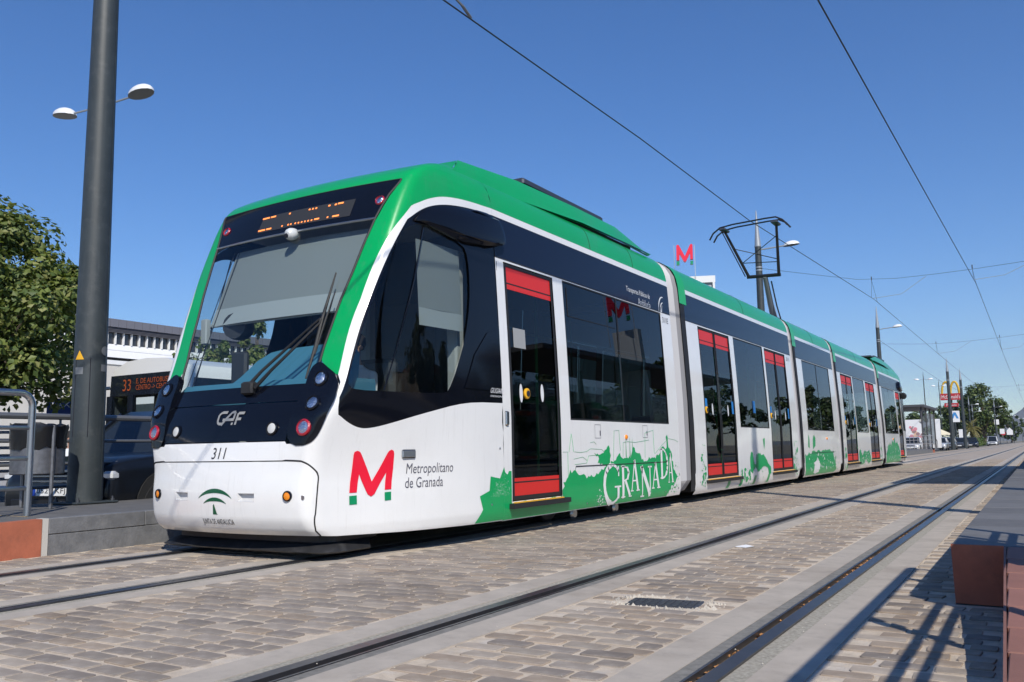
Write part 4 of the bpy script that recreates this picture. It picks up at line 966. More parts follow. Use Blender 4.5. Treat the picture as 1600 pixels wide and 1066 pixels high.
# printed town silhouette on the lower sides
SPL = [(6.656, .176), (6.756, .294), (6.707, .417), (6.862, .46), (6.882, .591), (7.044, .567), (7.12, .671)]
def cab_or_side(y, z, off=0):
    return cab(q_of_y(y, z), z, off) if y < YC else f1(y, z, off)
def rough(poly, amp=.02, step=.035, seed=1):
    """break the long edges of a printed outline into a ragged, leafy one"""
    r_ = random.Random(seed+int(poly[0][0]*10)); out = []
    for (a, b), (c, d) in zip(poly, poly[1:]+poly[:1]):
        L = math.hypot(c-a, d-b); n = max(1, int(L/step)); out.append((a, b))
        if max(b, d) < .22 or (abs(c-a) < .02 and L > .25): continue
        for i in range(1, n):
            t = i/n; k = r_.uniform(-amp, amp)*(1 if r_.random() < .85 else 2.2); out.append((a+(c-a)*t-(d-b)/L*k, max(.16, b+(d-b)*t+(c-a)/L*k)))
    return out
def patchy(poly, fn=None, off=.0025, gx=None):
    if fn is None and len(poly) > 5: poly = rough(poly)
    return TP(patch([poly], fn or f1, off, gx=gx, gy=.05), 'town_print', PRINT)
patchy(SPL+[(7.12, .176)], cab_or_side, .0025, .06)
patchy([(7.12, .168), (7.12, .671), (7.177, .598), (7.255, .63), (7.255, .32), (8.31, .32), (8.321, .478), (8.404, .512), (8.491, .607), (8.522, .568), (8.608, .604), (8.656, .564), (8.776, .545), (8.968, .514), (9.115, .525), (9.248, .569), (9.405, .62), (9.179, .66), (9.22, .716), (9.094, .782), (9.261, .764), (9.379, .811), (9.5, .868), (9.525, .66), (9.646, .683), (9.817, .773), (9.874, .712), (10.023, .718), (10.13, .708), (10.23, .847), (10.335, .766), (10.425, .765), (10.486, .675), (10.671, .662), (10.916, .704), (11.121, .757), (11.205, .841), (11.331, .802), (11.38, .92), (11.404, 1.003), (11.425, .92), (11.439, .83), (11.539, .771), (11.619, .517), (11.745, .416), (11.542, .308), (11.367, .168)])
rs = random.Random(3)
def speckle(n, ya, yb, za, zb, m, s0=.004, s1=.02, off=.0035):
    mb = MB()
    for _ in range(n):
        y = rs.triangular(ya, yb); z = rs.triangular(za, zb, za); r_ = s0+(s1-s0)*rs.random()**3
        patch([[(y+r_*math.cos(t*1.257+rs.random()*.5)*rs.uniform(.6, 1.2), z+r_*math.sin(t*1.257)*rs.uniform(.6, 1.2)) for t in range(5)]], cab_or_side, off, mb=mb)
    o = TP(mb, 'print_speckle', m); o['kind'] = 'stuff'; return o
speckle(140, 6.85, 7.25, .40, .62, WTXT, .002, .007); speckle(120, 11.35, 11.86, .2, .75, PRINT, .003, .02, .003); speckle(60, 9.05, 9.5, .18, .36, WTXT, .003, .016)
# thin line drawing of roofs and towers above the silhouette
mb = MB()
for pts in ([(8.33, .80), (8.44, .80), (8.44, .52)], [(8.47, .80), (8.50, .9), (8.53, 1.0), (8.56, .9), (8.58, .8)], [(8.6, .80), (8.75, .79), (8.9, .80), (9.0, .83), (9.3, .82), (9.36, .79), (9.36, .72)], [(8.6, .66), (8.9, .67), (8.95, .75), (9.3, .76)], [(8.58, .72), (8.8, .74), (8.9, .70)], [(9.62, .68), (9.66, 1.04), (9.8, 1.05), (9.83, .8)], [(9.9, .72), (9.92, .9), (10.05, .91), (10.3, .90), (10.6, .92), (10.75, .93)], [(10.6, .7), (10.62, 1.02), (10.9, 1.06), (10.92, .75)], [(10.95, .75), (11.2, .86), (11.45, .95), (11.7, .93), (11.82, .9)], [(8.42, .44), (8.5, .5), (8.58, .46), (8.66, .5), (8.7, .44)], [(9.0, .9), (9.1, .91), (9.15, .88)]):
    mb.tube([f1(a, b, .002) for a, b in pts], .0022, 3, False)
TP(mb, 'print_lines', PRINT, ori=False)['kind'] = 'stuff'
for yb in (10.0, 10.12, 10.2):
    TP(patch([[(yb-.012, .72), (yb+.012, .72), (yb, .98)]], f1, .003), 'town_print', PRINT)
# the white town name over the print
def serif_letter(ch):
    S = []
    def st(a, b, w_): S.append((a, b, w_))
    if ch == 'G':
        pts = [(.5+.5*math.cos(R(t)), .5+.5*math.sin(R(t))) for t in range(40, 321, 20)]
        for a, b in zip(pts[:-1], pts[1:]): st(a, b, .17 if .28 > min(a[0], b[0]) else .09)
        st((.88, .70), (.88, .95), .08); st((.85, .12), (.85, .42), .15); st((.62, .42), (1.02, .42), .05)
    if ch == 'R':
        st((.2, 0), (.2, 1), .2); st((0, .02), (.42, .02), .05); st((0, .98), (.45, .98), .05); st((.3, .97), (.68, .93), .06); st((.68, .93), (.82, .78), .15); st((.82, .78), (.68, .58), .15); st((.68, .58), (.28, .52), .06); st((.45, .52), (.9, .05), .17); st((.8, .02), (1.1, .02), .05)
    if ch == 'A':
        st((.12, .02), (.5, 1), .08); st((.5, 1), (.85, .02), .19); st((.25, .34), (.7, .34), .06); st((0, .02), (.3, .02), .05); st((.65, .02), (1.05, .02), .05)
    if ch == 'N':
        st((.15, .02), (.15, .96), .08); st((.12, .98), (.85, .04), .2); st((.87, .0), (.87, .98), .08); st((0, .02), (.32, .02), .05); st((.0, .98), (.25, .98), .05); st((.7, .98), (1.05, .98), .05)
    if ch == 'D':
        st((.2, 0), (.2, 1), .19); st((0, .02), (.3, .02), .05); st((0, .98), (.3, .98), .05)
        pts = [(.3+.6*math.cos(R(t)), .5+.48*math.sin(R(t))) for t in range(90, -91, -20)]
        for a, b in zip(pts[:-1], pts[1:]): st(a, b, .16 if a[0] > .7 else .08)
    return S
for ch, y0, y1, z0, z1 in (('G', 9.34, 9.80, .178, .635), ('R', 9.82, 10.10, .228, .615), ('A', 10.10, 10.37, .29, .675), ('N', 10.42, 10.78, .205, .59), ('A', 10.79, 11.07, .293, .63), ('D', 11.10, 11.40, .412, .815), ('A', 11.38, 11.58, .345, .745)):
    mb = MB(); w_ = y1-y0; h_ = z1-z0
    for (a, b), (c, d), t in serif_letter(ch):
        p = (y0+a*w_, z0+b*h_); q = (y0+c*w_, z0+d*h_); L = math.hypot(q[0]-p[0], q[1]-p[1]); th = t*w_*(1.1 if ch != 'G' else .85)
        ex, ey = (q[0]-p[0])/L*th*.12, (q[1]-p[1])/L*th*.12; nx, ny = -(q[1]-p[1])/L*th/2, (q[0]-p[0])/L*th/2
        patch([[(p[0]-ex+nx, p[1]-ey+ny), (q[0]+ex+nx, q[1]+ey+ny), (q[0]+ex-nx, q[1]+ey-ny), (p[0]-ex-nx, p[1]-ey-ny)]], f1, .007, gy=.05, mb=mb)
    TP(mb, 'town_letter', mat('print_white', (.78, .78, .77), .35))
# loose green print on the other modules
def blob_print(n, ya, yb, za, zb, big, seed):
    r_ = random.Random(seed); mb = MB()
    for _ in range(n):
        y = r_.uniform(ya, yb); z = za+(zb-za)*r_.random()**1.6; w_ = big*r_.uniform(.15, 1); h_ = big*r_.uniform(.2, 1)
        pts = []
        for t in range(11):
            a = t/11*2*math.pi; k = r_.uniform(.55, 1.1); pts.append((min(max(y+w_*k*math.cos(a), ya-.02), yb+.02), max(z+h_*k*math.sin(a), .14)))
        patch([pts], f1, .002+.0006*r_.random(), mb=mb)
    return TP(mb, 'town_print', PRINT)
blob_print(12, 12.78, 13.0, .22, .75, .07, 1); blob_print(14, 14.72, 15.35, .25, .42, .09, 2)
patchy([(15.35, .40), (15.36, .62), (15.45, .72), (15.55, .70), (15.6, .52), (15.72, .50), (15.76, .68), (16.0, .68), (16.3, .64), (16.5, .52), (16.7, .44), (16.75, .3), (16.55, .3), (16.5, .42), (16.2, .46), (15.95, .38), (15.8, .36), (15.7, .44), (15.55, .42), (15.5, .33)])
for a in (14.0, 14.7, 15.5, 16.4): patchy([(a, .15), (a+.16, .15), (a+.24, .3), (a+.12, .3)])
patchy([(16.25, .95), (16.38, .97), (16.36, .85), (16.30, .75)]); blob_print(10, 18.53, 18.9, .3, .85, .10, 4)
patchy([(19.55, .16), (19.56, .62), (19.75, .58), (19.9, .66), (20.1, .62), (20.4, .70), (20.6, .66), (20.9, .70), (21.2, .66), (21.6, .71), (21.9, .68), (22.1, .71), (22.5, .64), (22.7, .40), (22.85, .2), (22.6, .15)])
patchy([(19.9, .78), (19.95, 1.0), (20.0, 1.05), (20.05, .95), (20.03, .75)]); patchy([(20.35, .72), (20.38, .95), (20.5, 1.05), (20.65, .98), (20.62, .8)]); speckle(60, 22.2, 23.2, .2, .8, PRINT, .01, .04)
TP(patch([rough([(20.3, .2), (20.5, .45), (20.8, .52), (21.0, .36), (20.8, .2), (20.5, .17)], .03)], f1, .005, gy=.05), 'print_gap', WTXT)
speckle(70, 19.6, 22.6, .25, .66, WTXT, .012, .045, .0055); speckle(60, 31.2, 34.4, .2, .8, WTXT, .015, .05, .0055); speckle(40, 26.2, 28.0, .3, .62, WTXT, .015, .04, .0055); speckle(60, 14.7, 16.7, .16, .7, PRINT, .006, .03); speckle(50, 24.0, 30.3, .2, .75, PRINT, .008, .04); speckle(40, 18.5, 18.95, .2, 1.0, PRINT, .006, .03); speckle(40, 12.75, 13.05, .2, .95, PRINT, .006, .03)
blob_print(10, 24.05, 24.35, .2, .7, .10, 5); patchy([(26.1, .25), (26.15, .62), (26.4, .66), (26.6, .48), (27.0, .62), (27.4, .58), (27.8, .64), (28.1, .35), (27.7, .25), (27.2, .36), (26.7, .24)]); blob_print(8, 29.9, 30.3, .2, .75, .1, 6)
patchy([(31.1, .17), (31.15, .5), (31.5, .62), (31.7, .8), (31.85, .72), (32.1, .86), (32.3, .70), (32.6, .92), (32.9, .82), (33.2, 1.02), (33.4, .80), (33.8, .86), (34.2, .7), (34.45, .5), (34.45, .17)]); speckle(70, 31.2, 34.4, .5, 1.1, PRINT, .01, .04)
patchy([(35.6, .17), (35.6, .6), (35.72, .62), (35.75, .17)])
# ---- cab interior behind the glass
BLUEM = mat('cab_blue_plastic', (.055, .19, .28), .5); DKINT = mat('cab_dark_plastic', (.03, .032, .036), .5); BLIND = mat('blind_fabric', (.20, .225, .23), .7, bump=.15, bscale=300); BLIND2 = mat('blind_hem', (.31, .345, .355), .7)
def ws_pt(x, z, back): return (x, ci(YZ, YY, z)+.055*(x/.9)**2+back, z)
mb = MB(); mb.grid(lambda x, z: ws_pt(x, z, .12), [-.86, -.4, 0, .4, .84], [2.20, 2.5, 2.8]); TP(mb, 'windscreen_blind', BLIND, ori=False)
mb = MB(); mb.grid(lambda x, z: ws_pt(x, z, .118), [-.86, -.4, 0, .4, .84], [2.03, 2.1, 2.20]); mb.tube([ws_pt(-.87, 2.03, .12), ws_pt(.85, 2.03, .12)], .012, 6); TP(mb, 'blind_hem', BLIND2, ori=False)
for x in (-.88, -.80): TP(MB().tube([ws_pt(x, 2.8, .1), ws_pt(x, 1.4, .1)], .004, 4), 'blind_cable', DKINT, ori=False)
# blue console: a flat shelf with a rounded hood in front of the driver
mb = MB(); sec = [(5.14, 1.02), (5.14, 1.40), (5.20, 1.455), (5.75, 1.46), (5.8, 1.0)]
mb.prism(sec, lambda y, z: (-.88, y, z), lambda y, z: (.88, y, z)); TP(mb, 'console', BLUEM, ori=False)
hood = [(-.38, 1.455), (-.30, 1.52), (-.18, 1.66), (-.05, 1.73), (.1, 1.75), (.55, 1.76), (.74, 1.74), (.80, 1.68), (.80, 1.455)]
mb = MB(); mb.prism(hood, lambda x, z: (x, 5.26+(z-1.42)*.55, z), lambda x, z: (x, 5.62+(z-1.42)*.1, z)); TP(mb, 'instrument_hood', BLUEM, ori=False)
mb = MB(); mb.bbox(-.50, -.30, 5.36, 5.42, 1.42, 1.76, .02); TP(mb, 'monitor', DKINT, ori=False)
# cab rear bulkhead with the light grey post, darker doorway
mb = MB(); mb.box(-1.1, 1.16, 7.0, 7.06, .34, 3.0); TP(mb, 'bulkhead', mat('bulkhead_dark', (.022, .024, .027), .5), ori=False); TP(MB().bbox(-.1, .6, 6.985, 7.0, .36, 2.35, .005), 'bulkhead_door', DKINT, ori=False)
TP(MB().bbox(-.46, -.14, 6.84, 6.98, .34, 3.0, .03), 'bulkhead_post', mat('light_grey_plastic', (.36, .38, .38), .5), ori=False)
TP(MB().tube([(-.40, 6.78, 1.95), (-.40, 6.72, 1.93), (-.40, 6.72, 1.62), (-.40, 6.78, 1.60)], .02, 6), 'fire_extinguisher', mat('dark_red', (.25, .01, .03), .4), ori=False)
for s in (1, -1):
    mb = MB(); mb.grid(lambda t, z: (s*(side_plan(6.0+.62*t, z)-.09), 6.0+.62*t, z), [0, .5, 1], [2.10, 2.4, 2.72]) if s > 0 else mb.grid(lambda t, z: (s*(side_plan(6.0+.5*t, z)-.1), 6.0+.5*t, z), [0, 1], [2.5, 2.8]); TP(mb, 'side_blind', BLIND, ori=False)
    if s > 0: TP(MB().grid(lambda t, z: (side_plan(6.0+.62*t, z)-.089, 6.0+.62*t, z), [0, 1], [1.94, 2.10]), 'blind_hem', BLIND2, ori=False)
TP(MB().bbox(.98, 1.10, 6.66, 6.80, 1.3, 2.75, .02), 'window_post', MATS['light_grey_plastic'], ori=False)
mb = MB(); mb.lathe([(.03, -.08), (.12, -.08), (.13, 0), (.12, .08), (.03, .08)], (-.58, 5.52, 2.02), 14, (.3, -1, 0)); TP(mb, 'interior_mirror', DKINT, ori=False)
TP(MB().tube([(-.86, 5.42, 2.02), (-.75, 5.45, 2.06), (-.62, 5.52, 2.05)], .012, 6), 'mirror_arm', DKINT, ori=False)
TP(MB().bbox(-.92, -.84, 5.36, 5.42, 1.86, 2.1, .01), 'mirror_bracket', MATS['light_grey_plastic'], ori=False)
mb = MB(); p = Vector(cab(.085, 2.83, .0)); mb.lathe([(.001, .085), (.03, .08), (.05, .06), (.058, .03), (.055, 0), (.045, -.03)], p, 16, (0, -1, -.3)); cm = TP(mb, 'dome_camera', mat('camera_white', (.6, .62, .62), .3), ori=False)
TP(MB().lathe([(.001, .012), (.02, .008), (.022, 0)], p+Vector((-.005, -.078, -.03)), 12, (0, -1, -.4)), 'camera_lens', INK, cm, ori=False)
# driver seat
mb = MB(); mb.bbox(-.12, .42, 6.1, 6.6, .92, 1.04, .05); mb.bbox(-.12, .42, 6.55, 6.68, 1.04, 1.75, .05); mb.box(.05, .25, 6.25, 6.45, .34, .92); TP(mb, 'driver_seat', DKINT, ori=False)
# wiper: pivot, two arms, blade
def on(q, z, off): return cab(q, z, off)
mb = MB(); mb.bbox(-.07, .07, -.03, .05, -.06, .05, .015, M=Matrix.Translation(on(.17, 1.37, .035))); wip = TP(mb, 'wiper', RUB, ori=False)
for d in (0, .10):
    TP(MB().tube([on(.15+d, 1.36, .04), on(.27+d, 1.50, .05), on(.68+d*.5, 1.88, .055), on(.73, 1.915, .06)], [.017, .013, .010, .010], 6), 'wiper_arm', RUB, wip, ori=False)
TP(MB().tube([on(.735, 1.42, .03), on(.735, 1.7, .035), on(.73, 1.92, .04), on(.715, 2.34, .03)], [.008, .015, .015, .006], 6), 'wiper_blade', RUB, wip, ori=False)
TP(MB().tube([on(.75, 1.62, .035), on(.765, 1.9, .04), on(.765, 2.16, .03)], [.006, .010, .005], 5), 'wiper_blade', RUB, wip, ori=False)
# ---- pantograph
BLKP = mat('pantograph_black', (.012, .012, .014), .4); GREYP = mat('pantograph_grey', (.20, .20, .22), .45)
pan = empty('pantograph'); pan.parent = tram; pan.matrix_parent_inverse = tram.matrix_basis.inverted()
def PP(mb, name, m): o = mb.build(name, m, pan); return o
PY = 21.0
PP(MB().box(-.7, .7, PY+.2, PY+2.4, 3.70, 3.80), 'base_frame', GREYP)
PP(MB().tube([(.05, PY+1.9, 3.78), (.1, PY+1.15, 4.4), (.13, PY+.62, 5.05)], [.10, .075, .06], 10), 'lower_arm', GREYP)
PP(MB().tube([(.22, PY+1.9, 3.8), (.25, PY+1.15, 4.36), (.26, PY+.7, 4.92)], .02, 6), 'control_rod', DKSTEEL)
PP(MB().tube([(-.32, PY+.62, 5.08), (.52, PY+.62, 5.05)], .045, 8), 'knuckle_shaft', BLKP)
PP(MB().tube([(-.28, PY+.6, 5.10), (-.66, PY+.05, 6.18)], [.04, .032], 8), 'upper_arm', BLKP); PP(MB().tube([(.48, PY+.6, 5.08), (.62, PY+.05, 6.24)], [.04, .032], 8), 'upper_arm', BLKP)
PP(MB().tube([(-.36, PY+.6, 5.10), (-.72, PY+.0, 6.18)], .014, 5), 'guide_rod', BLKP)
for a, b in (((-.53, PY+.28, 5.78), (.52, PY+.5, 5.42)), ((.60, PY+.15, 5.95), (-.40, PY+.45, 5.40)), ((-.38, PY+.45, 5.42), (.5, PY+.5, 5.36))): PP(MB().tube([a, b], .011, 5), 'brace', BLKP)
for dy in (-.16, .16):
    PP(MB().tube([(-1.0, PY+dy, 5.98), (-.90, PY+dy, 6.14), (-.72, PY+dy, 6.26), (-.4, PY+dy, 6.30), (.4, PY+dy, 6.33), (.66, PY+dy, 6.33), (.82, PY+dy, 6.24), (.93, PY+dy, 6.1)], .022, 6), 'contact_strip', BLKP)
for x in (-.66, .62): PP(MB().bbox(x-.08, x+.08, PY-.2, PY+.2, 6.18, 6.25, .02), 'strip_holder', DKSTEEL)
# mirrors at the tail
TP(MB().lathe([(.02, -.10), (.10, -.09), (.13, 0), (.10, .09), (.02, .10)], (1.33, 2*YM-6.55, 2.62), 12, (.2, 1, .1)), 'tail_camera_housing', RUB, ori=False)
TP(MB().tube([(1.2, 2*YM-6.7, 2.72), (1.33, 2*YM-6.55, 2.66)], .04, 6), 'camera_arm', RUB, ori=False)
# ================================================================== white building behind the road
bd = empty('white_building', (-60, 60, 0), 0, 'long white building with dark parapet and a band of windows', 'building')
BW = mat('facade_white', (.80, .80, .79), .6, var=.03, vscale=.5); BBE = mat('facade_beige', (.58, .55, .50), .7, var=.05, vscale=.6); BPAR = mat('parapet_grey', (.12, .12, .14), .5); BWIN = mat('dark_window', (.03, .032, .04), .15, coat=.5)
def BP(mb, n, m, par=None): return mb.build(n, m, par or bd, smooth=0, world=True)
Yb0, Yb1 = 5, 120
BP(MB().box(-80, -60, Yb0, Yb1, -.1, 8.4), 'wall', BBE); BP(MB().box(-79, -60.9, Yb0, Yb1, 8.4, 12.25), 'upper_wall', BPAR)
BP(MB().box(-60.9, -59.9, Yb0, Yb1, 8.4, 8.75), 'white_band', BW)
BP(MB().add([(-59.95, Yb0, 8.98), (-59.95, Yb1, 8.98), (-60.7, Yb1, 10.2), (-60.7, Yb0, 10.2)], [(0, 1, 2, 3)]), 'sloped_cladding', BW)
BP(MB().box(-60.85, -60.72, Yb0, Yb1, 8.76, 8.96), 'slot', BWIN)
for z in (11.2, 11.3, 11.4, 11.5): BP(MB().box(-60.8, -60.35, Yb0, Yb1, z, z+.045), 'louvre', BPAR)
pw = MB().box(-60.5, -60.25, .012, .74, 11.62, 12.3).mesh('parapet_panel', mat('parapet_panel_grey', (.16, .16, .185), .45), 0)
gw = MB().box(-60.88, -60.80, .05, .76, 10.22, 11.18).mesh('window', BWIN, 0); fw = MB().box(-60.9, -60.55, -.04, .045, 10.2, 11.19).mesh('window_fin', BW, 0)
cw = MB().add([(-59.93, .02, 9.0), (-59.93, 1.48, 9.0), (-60.31, 1.48, 9.62), (-60.31, .02, 9.62), (-60.33, .02, 9.66), (-60.33, 1.48, 9.66), (-60.67, 1.48, 10.17), (-60.67, .02, 10.17)], [(0, 1, 2, 3), (4, 5, 6, 7)]).mesh('cladding_panel', mat('cladding_pale', (.76, .76, .76), .5), 0)
def lk(me, y):
    o = bpy.data.objects.new(me.name.split('.')[0], me); COL.objects.link(o); o.parent = bd; o.matrix_parent_inverse = bd.matrix_basis.inverted(); o.location = (0, y, 0); return o
for i in range(84): lk(pw, 28+i*.757); lk(gw, 28+i*.757); lk(fw, 28+i*.757)
for i in range(42): lk(cw, 28+i*1.514)
# ================================================================== trees
BARK = mat('bark', (.13, .10, .075), .9, var=.3, vscale=8, bump=.6, bscale=30)
def leafmat(name, c):
    if name in MATS: return MATS[name]
    m = mat(name, c, .55, var=.35, vscale=1.3); b = m.node_tree.nodes['Principled BSDF']
    try: b.inputs['Subsurface Weight'].default_value = 0
    except KeyError: pass
    nt = m.node_tree; t = nt.nodes.new('ShaderNodeBsdfTranslucent'); t.inputs[0].default_value = (c[0]*1.5, c[1]*1.5, c[2]*.8, 1); mx = nt.nodes.new('ShaderNodeMixShader'); mx.inputs[0].default_value = .28
    nt.links.new(b.outputs[0], mx.inputs[1]); nt.links.new(t.outputs[0], mx.inputs[2]); nt.links.new(mx.outputs[0], nt.nodes['Material Output'].inputs[0]); return m
LEAF = [leafmat('leaf_olive', (.155, .195, .045)), leafmat('leaf_green', (.09, .135, .033)), leafmat('leaf_pale', (.25, .26, .085)), leafmat('leaf_dark', (.035, .06, .02))]
def tree(name, loc, h, cr, nclump, nleaf, ls, label, seed, trunk=None, mats=(0, 1, 2), squash=.9, zc=None, group=None):
    r_ = random.Random(seed); e = empty(name, loc, 0, label, 'tree', group)
    trunk = trunk or h*.3; zc = zc or (h+trunk)/2; ch = (h-trunk)/2*1.05
    clumps = []
    while len(clumps) < nclump:
        p = Vector((r_.uniform(-1, 1), r_.uniform(-1, 1), r_.uniform(-1, 1)))
        if .25 < p.length < 1: clumps.append((Vector((p.x*cr, p.y*cr, zc+p.z*ch)), cr*r_.uniform(.11, .27)))
    mb = MB(); tr_ = h*.022
    mb.tube([(0, 0, 0), (.03*h, 0, trunk*.6), (0, .02*h, trunk+.2*ch), (.02*h, 0, zc+ch*.6)], [tr_*1.5, tr_*1.1, tr_*.8, tr_*.2], 8)
    for c, cr_ in clumps[::2]:
        s = Vector((0, .01*h, r_.uniform(trunk*.75, zc))); mb.tube([s, s*.45+c*.55+Vector((0, 0, -.08*cr)), c], [tr_*.5, tr_*.3, tr_*.1], 5)
    mb.build('trunk', BARK, e, 40)
    mb = MB()
    for i in range(nleaf):
        c, rr_ = clumps[r_.randrange(nclump)]
        d = Vector((r_.gauss(0, 1), r_.gauss(0, 1), r_.gauss(0, 1))).normalized()*rr_*(r_.random()**.4)
        p = c+d; n = (d.normalized()+Vector((r_.uniform(-.7, .7), r_.uniform(-.7, .7), r_.uniform(.1, 1.2)))).normalized()
        u = n.orthogonal().normalized(); u = (Matrix.Rotation(r_.uniform(0, 6.28), 3, n) @ u); v = n.cross(u); s = ls*r_.uniform(.5, 1.35)
        mb.cur = r_.choices(range(len(mats)), [5, 4, 2][:len(mats)])[0]
        mb.add([p-u*s*.55, p-v*s*.42+u*s*.05-n*s*.12, p+u*s*.6, p+v*s*.42+u*s*.05-n*s*.12], [(0, 1, 2), (0, 2, 3)])
    mb.build('crown', [LEAF[i] for i in mats], e, 0, fix=False)
    return e
tree('plane_tree', (-14.3, 9.6, 0), 6.25, 2.7, 150, 38000, .13, 'leafy plane tree beside the thick pole, over the litter bin', 1, 1.5)
tree('plane_tree', (-20.9, 24.1, 0), 6.1, 1.7, 40, 5200, .17, 'tree seen through the windscreen beside the dark monitor', 2, 2.0)
tree('plane_tree', (-24.1, 23.6, 0), 5.6, 1.7, 40, 4200, .17, 'small tree seen through the windscreen above the number 37', 3, 1.8)
tree('big_tree', (-5.9, 232, 0), 14.0, 5.9, 90, 9500, .5, 'big dark spreading tree beside the far end of the tracks', 4, 2.5, (3, 1, 0))
tree('big_tree', (-13.2, 236, 0), 10.2, 4.8, 46, 4600, .5, 'smaller dark tree behind the yellow arches', 5, 2, (3, 1, 0))
tree('round_tree', (-14.5, 190, 0), 7.5, 4.5, 40, 3600, .45, 'low dark tree behind the far shelter', 6, 1.2, (3, 1))
tree('cypress_tree', (-4.6, 400, 0), 12.5, 4.6, 46, 3200, .75, 'far bushy tree between the hazy mountain and the white van', 7, 1.5, (3, 1))
tree('round_tree', (-7.5, 300, 0), 8, 4.4, 30, 2400, .6, 'far tree between the poles and the road signs', 8, 1.5, (3, 1))
tree('round_tree', (2.8, 520, 0), 6, 5, 24, 1200, .8, 'far low bush on the horizon below the mountain', 9, .8, (3, 1))
for i, (x, y) in enumerate(((21, 24), (22, 40), (19, 56), (21, 75), (17, 95), (19, 115), (15, 138), (17, 165), (14, 195), (15, 230))):
    tree('street_tree', (x, y, 0), 8.2, 3.8, 34, 2000, .5, ['first', 'second', 'third', 'fourth', 'fifth', 'sixth', 'seventh', 'eighth', 'ninth', 'tenth'][i]+' street tree across the tracks, mirrored in the tram windows', 20+i, 2, (3, 1), group='trees across the tracks')
# palm
pe = empty('palm_tree', (-3.3, 150, 0), 0, 'palm tree standing behind the parked dark car', 'tree')
MB().tube([(0, 0, 0), (.05, 0, 1.4), (0, 0, 2.7)], [.3, .24, .26], 8).build('trunk', BARK, pe, 40)
mb = MB(); rp_ = random.Random(9)
for k in range(44):
    a = rp_.uniform(0, 6.28); el = rp_.uniform(-.5, 1.3); L = rp_.uniform(1.5, 2.3); prev = Vector((0, 0, 2.8)); d = Vector((math.cos(a)*math.cos(el), math.sin(a)*math.cos(el), math.sin(el)))
    for j in range(7):
        nx = prev+d*L/7; d = (d+Vector((0, 0, -.22))).normalized(); sd = d.cross(Vector((0, 0, 1))).normalized()*L*.16*math.sin((j+1)/8*math.pi)
        mb.add([prev, prev+d*.18+sd-Vector((0, 0, .12)), nx, prev+d*.18-sd-Vector((0, 0, .12))], [(0, 1, 2), (0, 2, 3)]); prev = nx
mb.build('crown', leafmat('palm_leaf', (.17, .155, .05)), pe, 0, fix=False)
hg = MB(); rh = random.Random(12)
for _ in range(2600):
    p = Vector((rh.uniform(-8, -4.2), rh.uniform(150, 215), rh.random()**1.3*1.5)); s = .3
    hg.add([p+Vector((rh.uniform(-s, s), rh.uniform(-s, s), rh.uniform(-s, s)*.7)) for _ in range(3)], [(0, 1, 2)])
tag(hg.build('hedge', LEAF[1], smooth=0, fix=False), 'low green hedge along the far end of the tracks', 'hedge', kind='stuff')
